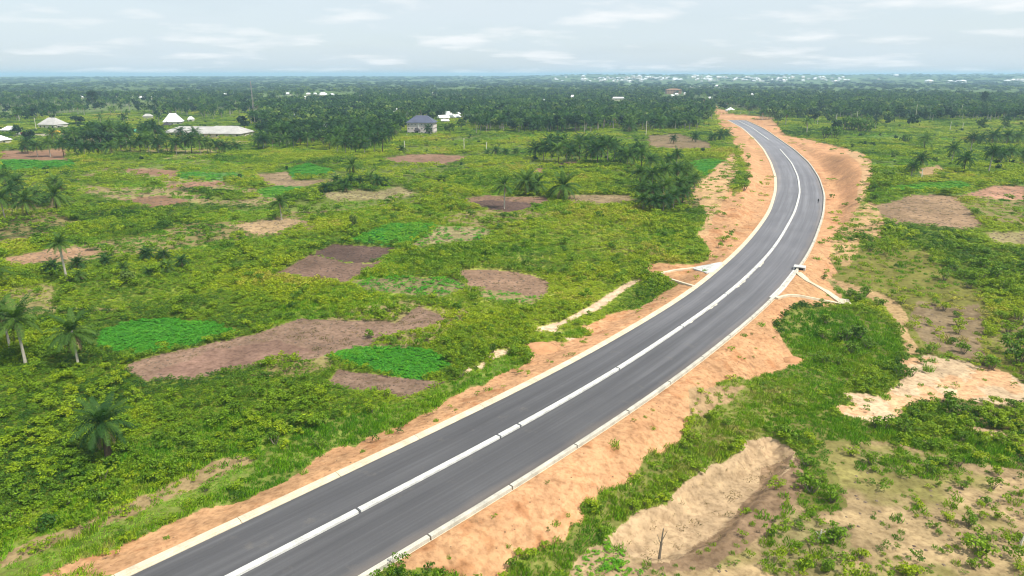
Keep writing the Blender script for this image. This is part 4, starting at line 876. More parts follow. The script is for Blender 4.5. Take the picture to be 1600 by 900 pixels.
clusters = [
 ('palm of the clump at the left edge beyond the near bush', 'palms of the left clump', [(12,300,10,275,18),(28,306,28,284,18),(58,318,55,300,16),(22,322,20,298,18),(88,302,85,284,14),(95,300,96,290,12),(70,322,68,312,15)]),
 ('palm in the front row behind the reddish left field', 'palms in the row behind the reddish field', [(44,240,43,222,13),(59,245,58,226,13),(79,245,78,223,13),(100,246,99,224,14),(85,226,83,208,12),(40,238,33,230,10),(120,243,120,228,14),(133,245,132,229,13),(148,244,149,229,14),(160,243,161,228,13),(175,246,173,229,14),(190,240,190,224,12),(175,226,174,199,11),(190,220,191,200,12),(205,240,206,224,13),(220,240,220,220,14),(233,239,233,218,14),(248,242,249,223,15),(262,238,262,216,14),(276,241,275,224,15),(290,239,290,220,14),(300,240,301,217,14),(313,240,312,220,13),(283,216,282,205,11),(305,217,305,206,11),(325,239,323,222,13),(338,240,340,226,12),(352,240,352,228,13),(370,239,370,228,13),(255,222,255,210,11),(235,216,236,206,11)]),
 ('palm of the grove left of the main house', 'palms of the grove left of the main house', [(515,234,514,218,12),(527,240,527,222,13),(540,243,541,224,13),(556,242,555,222,13),(570,243,569,224,13),(585,241,586,218,13),(598,241,597,215,13),(608,226,608,210,12),(575,226,575,208,13),(590,222,590,204,13),(560,224,560,206,13),(545,224,545,206,13),(530,222,530,204,13),(606,214,606,200,11),(618,212,617,202,10)]),
 ('palm of the plantation with bare ground under it', 'palms of the plantation', [(404,232,404,218,11),(415,233,415,217,11),(426,232,426,216,11),(437,231,437,216,11),(448,232,448,217,11),(459,231,460,215,11),(470,231,470,214,11),(481,231,482,213,11),(490,228,491,214,10),(410,225,410,210,11),(430,224,430,208,11),(450,224,450,208,11),(470,222,470,206,11),(487,220,486,205,11),(440,216,440,202,11),(462,214,462,199,11),(480,212,480,197,10)]),
 ('palm of the long grove before the far carriageway', 'palms of the long grove', [(836,250,834,232,14),(849,252,848,228,15),(862,253,861,231,15),(872,256,872,233,15),(885,252,884,226,14),(893,256,893,236,16),(905,252,905,224,14),(916,250,916,222,14),(923,256,922,236,15),(933,260,932,231,17),(949,258,949,224,16),(960,252,960,226,14),(970,256,968,240,15),(980,262,979,242,18),(990,260,990,238,15),(1002,274,1001,240,15),(1016,272,1015,249,17),(1000,250,1000,230,12),(940,246,940,220,13),(925,244,924,218,13),(905,242,905,218,13),(880,242,879,219,13),(858,240,857,220,13),(870,238,870,218,12)]),
 ('palm of the dense clump beside the left road cutting', 'palms of the dense clump', [(1000,298,999,270,19),(1018,302,1018,272,20),(1036,300,1036,266,19),(1056,296,1056,264,19),(1072,294,1072,266,18),(1084,300,1083,278,17),(1002,318,1001,292,20),(1020,322,1019,296,20),(1040,320,1040,288,20),(1060,316,1060,286,20),(1075,308,1075,284,18),(1004,332,1003,312,20),(1020,334,1020,314,19),(1036,333,1036,312,19),(1052,328,1052,306,19),(1066,320,1066,300,17),(1045,262,1045,248,14),(1057,260,1057,240,13)]),
 ('palm in the open bush on the right of the bend', 'palms right of the bend', [(1437,264,1438,248,15),(1424,274,1422,260,13),(1487,252,1486,232,14),(1505,270,1505,248,17),(1544,271,1545,238,15),(1562,260,1560,242,15),(1576,258,1575,236,15),(1598,258,1597,240,15),(1550,228,1550,212,16),(1530,230,1528,216,13),(1572,226,1570,212,14),(1590,226,1590,212,14),(1443,236,1442,216,12),(1556,250,1558,238,12)]),
 ('young ground palm in the bush left of the ploughed field', 'young palms in the left bush', [(230,407,229,396,15),(256,407,255,397,14),(286,420,284,407,14),(262,427,262,416,14),(84,428,83,416,17),(123,422,122,411,15),(166,415,165,406,12),(193,424,192,417,13),(233,430,232,424,11),(124,440,124,430,14)]),
 ('low palm of the clump with dead skirts near the tan fields', 'low palms with dead skirts', [(508,300,508,293,12),(522,298,522,290,12),(536,296,536,287,12),(548,292,548,282,12),(562,290,562,282,12),(578,288,577,278,14),(590,292,592,282,12),(602,290,603,284,11),(525,286,524,280,10),(541,300,540,292,10)]),
 ('small palm of the short row beyond the yellow green field', 'small palms of the short row', [(762,244,761,238,9),(775,243,775,235,9),(790,244,789,237,9),(806,242,806,236,9)]),
 ('small palm in the shrubs below the main house', 'small palms below the main house', [(669,212,668,200,9),(628,238,629,233,9),(643,198,642,188,8),(646,206,645,197,8)]),
 ('palm standing before the forest left of the far road', 'palms before the forest', [(983,206,982,196,14),(1030,205,1030,194,14),(1045,203,1046,192,13),(1055,204,1054,192,13),(1082,200,1083,190,12),(1125,220,1124,210,12),(1112,222,1111,214,10),(1135,216,1134,209,11),(1086,222,1086,213,9),(1052,224,1052,216,8)]),
]
ALLP = []
for what, grp, lst in clusters:
    o_ = sorted(range(len(lst)), key=lambda k: lst[k][2])
    for rank, k in enumerate(o_):
        bx, by, cx, cy, r_ = lst[k]; low_ = (by - cy) < 14
        palm_px(bx, by, cx, cy, r_, ordinal(rank, len(lst), what), group=grp, pale=(k % 3 != 0))
        ALLP.append((bx, by))
NCL = NPALM[0]

# forest: positions from traced masses of wood, the nearest as things and the rest as stuff
F_POLY = [([(400,166),(500,160),(700,158),(900,155),(1050,150),(1085,160),(1105,170),(1116,182),(1112,198),(1060,203),(960,198),(900,205),(830,208),(760,206),(725,192),(680,188),(640,184),(632,206),(600,212),(540,238),(500,236),(400,222),(388,200),(400,190)], 0.9),
          ([(1120,150),(1250,155),(1400,160),(1600,158),(1640,188),(1500,190),(1380,190),(1270,186),(1215,190),(1150,172),(1118,164)], 0.75),
          ([(110,243),(110,232),(160,222),(240,212),(300,212),(390,226),(400,240),(300,242)], 0.8),
          ([(230,178),(300,160),(400,150),(400,175),(330,190),(260,182)], 0.35), ([(10,182),(50,174),(95,172),(95,186),(40,190)], 0.55), ([(0,152),(400,150),(400,162),(0,170)], 0.25)]
FP = [(flat(p), d_) for p, d_ in F_POLY]
def forest_density(x, y):
    d = np.hypot(x, y); nz = fbm(x / 130, y / 260, 131, 3)
    den = 0.05 * sst(450, 800, d) + (0.10 + 1.9 * (nz - .47)) * sst(950, 1250, d) + 0.06 * sst(2000, 3000, d)
    wx, wy = x + 30 * (vnoise(x / 40, y / 60, 5) - .5), y + 80 * (vnoise(x / 60, y / 60, 6) - .5)
    den = den * np.where((x < -.34 * y) & (d < 1600), .35, 1.0)
    for P_, v in FP: den = np.maximum(den, v * inpoly(wx, wy, P_))
    sdr, str_ = nearest(np.c_[x, y], MDx); den[np.abs(sdr) < 24] = 0
    return np.clip(den, 0, 1)
clear = []     # houses keep their own clearings
def add_clear(b, r_): clear.append((b.x, b.y, r_))

# ------------------------------------------------------------------ houses
def hip(w_, d_, h_, over=0.7, ridge=0.45, gable=False):
    x, y = w_ / 2 + over, d_ / 2 + over; r_ = x if gable else (w_ / 2) * ridge; t_ = 0.16
    V = [(-x, -y, 0), (x, -y, 0), (x, y, 0), (-x, y, 0), (-r_, 0, h_), (r_, 0, h_), (-x, -y, -t_), (x, -y, -t_), (x, y, -t_), (-x, y, -t_)]
    F = [(0, 1, 5, 4), (1, 2, 5), (2, 3, 4, 5), (3, 0, 4), (6, 7, 1, 0), (7, 8, 2, 1), (8, 9, 3, 2), (9, 6, 0, 3), (9, 8, 7, 6)]
    return V, F
def house(b, w_, d_, hw, hr, wall, roof, label, rz=0.0, nwin=3, storeys=1, ridge=0.45, gable=False, group=None, cat='house', name='house', over=0.7):
    t_ = empty(name, b, rz); tag(t_, label, cat, group); add_clear(b, max(w_, d_) * .75)
    mb = MB(); mb.box((0, 0, hw / 2 - .5), (w_, d_, hw + 1.0)); mb.build('wall', wall, t_)
    V, F = hip(w_, d_, hr, over, ridge, gable); meshobj('roof', mkmesh('roof', V, F, roof), t_, (0, 0, hw + 0.17))
    if nwin:
        wm = MB(); sh_ = hw / storeys; wm.box((0, 0, 0), (min(1.3, w_ / nwin * .5), 0.16, sh_ * .42)); wmesh = wm.mesh('window', M_glass)
        for s_ in range(storeys):
            for k in range(nwin):
                xx = -w_ / 2 + w_ * (k + .5) / nwin
                if s_ == 0 and k == nwin // 2:
                    dm = MB(); dm.box((xx, -d_ / 2, 1.0), (1.1, 0.18, 2.0)); dm.build('door', M_droof, t_); continue
                meshobj('window', wmesh, t_, (xx, -d_ / 2 - 0.02, sh_ * (s_ + .56)))
        for s_ in range(storeys):
            meshobj('window', wmesh, t_, (w_ / 2 + .02, -d_ * .2, sh_ * (s_ + .56)), (0, 0, math.pi / 2))
            meshobj('window', wmesh, t_, (-w_ / 2 - .02, d_ * .1, sh_ * (s_ + .56)), (0, 0, math.pi / 2))
    return t_
def house_px(bx, by, wpx, topy, wall, roof, label, frac=0.5, dk=0.7, **kw):
    b = P3(bx, by); m_ = mpp(b); w_ = wpx * m_; tot = max(3.0, ztop(b, topy)); return house(b, w_ * .88, w_ * dk, tot * (1 - frac), tot * frac, wall, roof, label, **kw)
# the big three storey house
b = P3(660, 209); m_ = mpp(b); W3 = 41 * m_; H3 = ztop(b, 191); HR = ztop(b, 180.5) - H3; D3 = W3 * 0.62
mh = empty('house', b, rad(-6)); tag(mh, 'large pale pink three storey house with blue grey hipped roof', 'house'); add_clear(b, W3 * .75)
mb = MB(); mb.box((0, 0, H3 / 2 - .5), (W3, D3, H3 + 1)); mb.build('wall', M_pink, mh)
mb = MB(); mb.box((-W3 * .06, -D3 / 2 - .15, H3 * .5), (0.5, 0.5, H3)); mb.build('pilaster', M_vwhite, mh)
V, F = hip(W3, D3, HR, 0.9, 0.42); meshobj('roof', mkmesh('roof', V, F, M_broof), mh, (0, 0, H3 + 0.17))
wm = MB(); wm.box((0, 0, 0), (0.85, 0.2, 0.9)); wmesh = wm.mesh('window', M_glass); fm = MB(); fm.box((0, 0.03, 0), (1.15, 0.2, 1.2)); fmesh = fm.mesh('frame', M_vwhite)
for s_ in range(3):
    for k in range(8):
        if s_ == 0 and k in (3, 6): continue
        w2 = meshobj('window', wmesh, mh, (-W3 / 2 + W3 * (k + .5) / 8, -D3 / 2 - .05, H3 * (s_ + .55) / 3)); meshobj('frame', fmesh, w2)
    for k in range(4): meshobj('window', wmesh, mh, (W3 / 2 + .05, -D3 / 2 + D3 * (k + .5) / 4, H3 * (s_ + .55) / 3), (0, 0, math.pi / 2))
for x_ in (-W3 * .10, W3 * .36):
    V, F = hip(W3 * .17, 4.0, 2.2, 0.4, 0.3); pr = meshobj('porch_roof', mkmesh('porch_roof', V, F, M_droof), mh, (x_, -D3 / 2 - 2.0, H3 * .36))
    for s_ in (-1, 1):
        mb = MB(); mb.box((s_ * W3 * .075, -1.7, -H3 * .18 - .1), (0.4, 0.4, H3 * .36)); mb.build('column', M_pink, pr)
    mb = MB(); mb.box((x_, -D3 / 2 - .06, 1.2), (2.0, 0.2, 2.4)); mb.build('door', M_droof, mh)
bw = P3(655, 214); gw = empty('compound_wall', bw, rad(-6)); tag(gw, 'low cream compound wall before the large pink house', 'wall')
mb = MB(); mb.box((-4, 0, .6), (10, .3, 1.6)); mb.box((8, 0.4, .6), (11, .3, 1.6)); mb.build('wall_panel', M_wall, gw)
mb = MB(); mb.box((1.6, 0, .9), (.5, .5, 2.2)); mb.box((-9.3, 0, .9), (.5, .5, 2.2)); mb.build('pier', M_wall, gw)

house_px(18, 209, 22, 197, M_wall, M_wroof, 'small house with bright white hipped roof by the village road at the left edge', rz=rad(-10))
house_px(1, 225, 26, 212, M_wall, M_wroof, 'white roofed house cut by the left edge above the palm row', rz=rad(-12))
b = P3(86, 202); h3 = house_px(84, 201, 35, 184, M_wall, M_groof, 'rambling house with broken pale grey roofs behind the yellow bus', frac=.6, rz=rad(-14), nwin=4)
hb = 20 * mpp(b)
for dx_, dy_, s_, rt in ((-.35, .5, .55, M_wroof), (.5, -.15, .42, M_groof)):
    V, F = hip(hb * s_ * 1.5, hb * s_ * 1.3, hb * .26, .4, .2); meshobj('roof_wing', mkmesh('roof_wing', V, F, rt), h3, (hb * dx_, hb * dy_, hb * .25))
house_px(272, 195, 28, 177, M_wall, M_wroof, 'tall bright white roofed house above the long grey sheds', frac=.72, ridge=.35, rz=rad(12))
house_px(262, 199, 11, 190, M_wall, M_droof, 'small dark round roofed hut left of the long grey sheds', frac=.6, ridge=.1, nwin=1, name='hut', cat='hut')
sb = P3(310, 211); house(sb, 82 * mpp(sb), 30, 3.0, 3.4, M_wall, M_groof, 'long low grey roofed shed in front of the white roofed house', rz=rad(-3), nwin=8, ridge=.7, cat='shed', name='shed')
sb = P3(356, 212.5); house(sb, 64 * mpp(sb), 24, 2.6, 4.8, M_wall, M_groof, 'broad pale grey hipped shed at the right end of the long sheds', rz=rad(-4), nwin=6, ridge=.55, cat='shed', name='shed')
house_px(212, 210, 26, 202, M_wall, M_gnroof, 'low green roofed shed behind the palm row', frac=.5, cat='shed', name='shed')
house_px(620, 176, 11, 169, M_wall, M_wroof, 'white roofed house among dark trees up left of the pink house', frac=.75)
house_px(508, 202, 16, 194, M_wall, M_wroof, 'pale open sided shed with white roof inside the palm grove', frac=.5, cat='shed', name='shed')
house_px(460, 184, 8, 178, M_wall, M_wroof, 'tiny bright white roof deep in the dark trees', frac=.6, nwin=2)
for px, py, rz_, lab in ((693, 188, 30, 'left'), (702, 184, -35, 'middle'), (712, 187, 60, 'right')):
    b = P3(px, py); house(b, 11, 6, 2.6, 2.6, M_wall, M_wroof, '%s white gabled house of the white cluster right of the pink house' % lab, rz=rad(rz_), nwin=2, gable=True, over=.4)
for px, py, rz_, lab in ((696, 193, -25, 'front'), (716, 181, 70, 'back'), (698, 180, 20, 'farthest')):
    b = P3(px, py); house(b, 7, 4, 2.4, 1.6, M_wall, M_wroof, '%s small white shed of the white cluster right of the pink house' % lab, rz=rad(rz_), nwin=1, gable=True, over=.3, cat='shed', name='shed')
house_px(407, 192, 13, 181, M_wall, M_droof, 'dark roofed pale house beside the plantation palms', frac=.45)
house_px(1141, 174, 14, 168, M_wall, M_wroof, 'white pyramid roofed hut beside the far end of the road', frac=.75, ridge=.1, nwin=2, cat='hut', name='hut')
house_px(1052, 147, 26, 138.5, M_brick, M_rroof, 'long reddish building with terraces beyond the road end', frac=.2, storeys=2, nwin=5, dk=.4)
house_px(1099, 164, 10, 156.5, M_brick, M_rroof, 'small unfinished orange brick house beside the far road', frac=.2, nwin=2)
house_px(965, 157, 46, 151.5, M_wall, M_wroof, 'long pale building half hidden in the forest', frac=.35, nwin=6, dk=.25)
clear[-1] = (clear[-1][0], clear[-1][1], 15.0)
small = [(128,154,6,'bright'),(180,152,5,''),(222,155,7,''),(236,155,5,''),(352,149,11,'wide'),(365,148,6,''),(379,149,5,''),(450,149,9,'low'),(482,149,7,''),(492,149,7,''),(505,150,13,'wide'),(519,150,7,''),(476,155,8,''),(495,162,8,''),(563,153,8,'brownish'),(581,153,7,'tall'),(616,150,4,''),(609,150,4,''),(677,149,8,''),(232,186,13,'greyish'),(299,191,9,''),(590,173,5,'greenish'),(173,202,6,'greenish'),(895,154,12,''),(850,160,9,'blue'),(908,160,5,''),(955,147,5,''),(1081,137,8,''),(1093,138,7,''),(1101,137,5,''),(1107,138,8,''),(1121,136,8,''),(1125,139,7,''),(1132,137,6,''),(1139,137,5,''),(1144,137,8,''),(1050,152,7,''),(1057,149.5,6,''),(1070,148,4,''),(1176,150,8,''),(1109,156,5,''),(1050,138.5,7,'')]
sm = sorted(small)
for i, (px, py, wpx, adj) in enumerate(sm):
    b = P3(px, py); m_ = mpp(b); w_ = min(wpx * m_, 26); near_ = [s_ for s_ in sm]
    zone_txt = 'in the far bush at the left' if px < 340 else ('in the hamlet behind the plantation' if px < 640 else ('in the forest before the road end' if px < 1045 else 'in the hamlet beyond the road end'))
    mem = [k for k, s_ in enumerate(sm) if (0 if s_[0] < 340 else 1 if s_[0] < 640 else 2 if s_[0] < 1045 else 3) == (0 if px < 340 else 1 if px < 640 else 2 if px < 1045 else 3)]
    house(b, w_, w_ * .6, max(2.8, w_ * .16), max(2.5, w_ * .26), M_wall, M_wroof if adj not in ('greyish', 'brownish') else M_groof, ordinal(mem.index(i), len(mem), 'small %s house %s' % ((adj + ' roofed') if adj else 'pale roofed', zone_txt)), rz=rad(RS.uniform(-25, 25)), nwin=0, group='small houses ' + zone_txt, over=.5)

# far town on the ridge: one small house shape per size, every house an object
def townmesh(i):
    r = random.Random(900 + i); mb = MB(); w_, d_, h_ = r.uniform(16, 30), r.uniform(12, 18), r.uniform(6, 12); mb.box((0, 0, h_ / 2 - 2), (w_, d_, h_ + 4), 0); V, F = hip(w_, d_, r.uniform(4, 7), 1.0, .5)
    mb.add([(x, y, z + h_ + .2) for x, y, z in V], F, 1); return mb.mesh('town_house', [M_wall if i % 2 else M_vwhite, M_wroof if i % 3 else M_groof])
TM = [townmesh(i) for i in range(6)]
rt = random.Random(5); nt = 0
while nt < 290:
    px = rt.choice([rt.gauss(1080, 95), rt.gauss(1180, 70), rt.uniform(860, 1330), rt.gauss(985, 60)]); py = rt.triangular(119.5, 129.5, 123 + 2.5 * math.sin(px / 23.0))
    if px < 690 or px > 1380: continue
    if fbm(px / 22.0, py / 4.0, 77, 2) < .44: continue
    b = P3(px, py)
    if b.y > 9000: continue
    o = meshobj('town_house', TM[nt % 6], None, b, (0, 0, rt.uniform(-.5, .5)), (rt.uniform(.45, .85),) * 3); nt += 1
    tag(o, 'tiny pale house of the far town spread along the blue ridge', 'house', 'houses of the far town on the ridge')
for px, py in ((1450,129),(1453,130),(1484,130),(1496,130.5),(1504,129.5),(1574,129),(1583,128.5),(1590,128.8),(1596,128.8),(1400,118.8),(1385,119),(720,120.5),(740,120.6),(752,120.8)):
    b = P3(px, py); o = meshobj('town_house', TM[int(px) % 6], None, b, (0, 0, .2), (min(1.2, 8000 / max(b.y, 1)) * .9,) * 3)
    tag(o, 'tiny pale house standing alone in the far blue woods', 'house', 'lone far houses')

# ------------------------------------------------------------------ vehicles, mast, poles, person
def wheel_mesh():
    mb = MB(); n = 12; mb.tube([(0, -.13, 0), (0, .13, 0)], [.42, .42], n); mb.F.append(tuple(range(n))[::-1]); mb.M.append(0); return mb.mesh('wheel', M_rub)
WHEEL = wheel_mesh()
b = P3(36, 211.5); lo = empty('lorry', b, rad(6)); tag(lo, 'red bodied lorry with white cab on the village road', 'lorry')
k = 11 * mpp(b) / 6.4
mb = MB(); mb.box((.9 * k, 0, 1.75 * k), (4.3 * k, 2.2 * k, 1.7 * k)); mb.build('body', M_red, lo)
mb = MB(); V = [(-3.2 * k, y, z) for y, z in ((-1.05 * k, .6 * k), (1.05 * k, .6 * k), (1.05 * k, 1.5 * k), (-1.05 * k, 1.5 * k))] + [(-2.9 * k, y, 2.5 * k) for y in (-1 * k, 1 * k)] + [(-1.45 * k, y, z) for y, z in ((-1.05 * k, .6 * k), (1.05 * k, .6 * k), (1 * k, 2.5 * k), (-1 * k, 2.5 * k))]
mb.add(V, [(0, 3, 2, 1), (3, 4, 5, 2), (4, 9, 8, 5), (0, 1, 7, 6), (6, 7, 8, 9), (0, 6, 9, 4, 3), (1, 2, 5, 8, 7)]); mb.build('cab', M_vwhite, lo)
mb = MB(); mb.add([(-3.17 * k, -.9 * k, 1.58 * k), (-3.17 * k, .9 * k, 1.58 * k), (-2.95 * k, .85 * k, 2.35 * k), (-2.95 * k, -.85 * k, 2.35 * k)], [(0, 3, 2, 1)]); mb.build('windscreen', M_glass, lo)
mb = MB(); mb.box((0, 0, .75 * k), (5.8 * k, 1.0 * k, .25 * k)); mb.build('chassis', M_rub, lo)
for x_ in (-2.2, 1.0, 2.1):
    for y_ in (-1, 1): meshobj('wheel', WHEEL, lo, (x_ * k, y_ * k, .42 * k), (0, 0, 0), (k, k, k))
b = P3(86, 209.5); bu = empty('bus', b, rad(4)); tag(bu, 'yellow minibus parked on the village road before the rambling house', 'bus'); k = 15 * mpp(b) / 7.0
mb = MB(); mb.box((0, 0, 1.3 * k), (7.0 * k, 2.3 * k, 1.5 * k)); mb.box((-.2 * k, 0, 2.35 * k), (6.3 * k, 2.1 * k, .75 * k)); mb.build('body', M_yel, bu)
wm = MB(); wm.box((0, 0, 0), (.85 * k, .1, .5 * k)); wmm = wm.mesh('window', M_glass)
for q_ in range(5):
    for s_ in (-1, 1): meshobj('window', wmm, bu, ((-2.4 + q_ * 1.15) * k, s_ * 1.06 * k, 2.3 * k))
mb = MB(); mb.box((2.96 * k, 0, 2.3 * k), (.1, 1.8 * k, .55 * k)); mb.build('windscreen', M_glass, bu)
for x_ in (-2.2, 2.2):
    for y_ in (-1.05, 1.05): meshobj('wheel', WHEEL, bu, (x_ * k, y_ * k, .42 * k), (0, 0, 0), (k, k, k))
b = P3(398, 188); ht = ztop(b, 127); ma = empty('radio_mast', b); tag(ma, 'thin lattice radio mast standing above the trees at the left', 'mast')
for a_ in range(3):
    mb = MB(); mb.tube([(1.1 * math.cos(a_ * 2.094), 1.1 * math.sin(a_ * 2.094), -1), (.25 * math.cos(a_ * 2.094), .25 * math.sin(a_ * 2.094), ht)], [.12, .07], 5); mb.build('leg', M_steel, ma)
mb = MB(); nb_ = 26
for q_ in range(nb_):
    z0, z1 = ht * q_ / nb_, ht * (q_ + 1) / nb_; r0, r1 = 1.1 - .85 * q_ / nb_, 1.1 - .85 * (q_ + 1) / nb_
    for a_ in range(3):
        a0, a1 = a_ * 2.094, (a_ + 1) * 2.094; mb.tube([(r0 * math.cos(a0), r0 * math.sin(a0), z0), (r1 * math.cos(a1), r1 * math.sin(a1), z1)], [.06, .06], 3)
o = mb.build('bracing', M_steel, ma); o['kind'] = 'stuff'
poles = [(632,233,220,'left of the reddish fallow field below the pink house'),(725,238,216,'in the open bush right of the pink house'),(760,236,222,'right end of the poles near the pink house'),(1009,214,189,'in the brown fallow field before the forest'),(1157,180,171,'beside the white pyramid roofed hut'),(1277,194,178,'in the bush left among the right hand trunks'),(1304,204,178,'right beside the big right bush clump'),(1338,190,174,'second in the row before the right forest'),(1429,190,163,'tallest in the middle of the right forest edge'),(1452,189,172,'leaning slightly right of the tallest trunk'),(1500,185,165,'near the right end of the forest edge'),(1484,204,190,'in the open bush below the right forest'),(1503,205,192,'right of a trunk in the open bush below the forest'),(114,219,210,'by the village road right of the bus'),(57,204,184,'in the green clearing behind the red lorry'),(1439,280,264,'beside the two palms above the brown right field')]
for px, py, ty, lab in poles:
    b = P3(px, py); ht = ztop(b, ty); t_ = empty('bare_tree', b); tag(t_, 'pale bare tree stem ' + lab, 'bare tree')
    mb = MB(); mb.tube([(0, 0, -.4), (.1, 0, ht * .5), (.05, .1, ht)], [.26, .2, .14], 6); mb.build('trunk', M_pale, t_)
    mb = MB(); mb.tube([(.08, .05, ht * .86), (.5, .1, ht * .96), (.7, .1, ht * 1.03)], [.09, .06, .03], 4); mb.tube([(.06, .05, ht * .93), (-.4, -.1, ht * 1.02)], [.08, .03], 4); mb.build('branch', M_pale, t_)
# person on the road
b = P3(1278, 319); b.z = 0.0
pr = empty('person', b, rad(160)); tag(pr, 'person in dark clothes walking on the right carriageway in the bend', 'person')
J = {'pelvis': (0, 0, .95), 'chest': (0, .02, 1.32), 'neck': (0, .02, 1.5), 'head': (0, .0, 1.62), 'top': (0, 0, 1.74), 'lh': (.1, 0, .9), 'lk': (.11, -.12, .5), 'lf': (.11, -.10, .06), 'lt': (.12, -.26, .03), 'rh': (-.1, 0, .9), 'rk': (-.11, .05, .5), 'rf': (-.11, .2, .07), 'rt': (-.12, .05, .03), 'ls': (.19, .02, 1.42), 'le': (.25, .1, 1.14), 'lw': (.24, .0, .9), 'rs': (-.19, .02, 1.42), 're': (-.25, -.02, 1.14), 'rw': (-.24, -.14, .92)}
E_ = [('pelvis', 'chest'), ('chest', 'neck'), ('neck', 'head'), ('head', 'top'), ('pelvis', 'lh'), ('lh', 'lk'), ('lk', 'lf'), ('lf', 'lt'), ('pelvis', 'rh'), ('rh', 'rk'), ('rk', 'rf'), ('rf', 'rt'), ('chest', 'ls'), ('ls', 'le'), ('le', 'lw'), ('chest', 'rs'), ('rs', 're'), ('re', 'rw')]
RAD = {'pelvis': .15, 'chest': .16, 'neck': .06, 'head': .10, 'top': .07, 'lh': .10, 'rh': .10, 'lk': .065, 'rk': .065, 'lf': .045, 'rf': .045, 'lt': .035, 'rt': .035, 'ls': .07, 'rs': .07, 'le': .05, 're': .05, 'lw': .035, 'rw': .035}
ks = list(J); me = bpy.data.meshes.new('body'); me.from_pydata([J[k] for k in ks], [(ks.index(a_), ks.index(b_)) for a_, b_ in E_], []); me.materials.append(M_cloth)
o = meshobj('body', me, pr); o.modifiers.new('skin', 'SKIN')
for i, k in enumerate(ks): me.skin_vertices[0].data[i].radius = (RAD[k], RAD[k]); me.skin_vertices[0].data[i].use_root = (k == 'pelvis')
o.modifiers.new('sub', 'SUBSURF').levels = 1

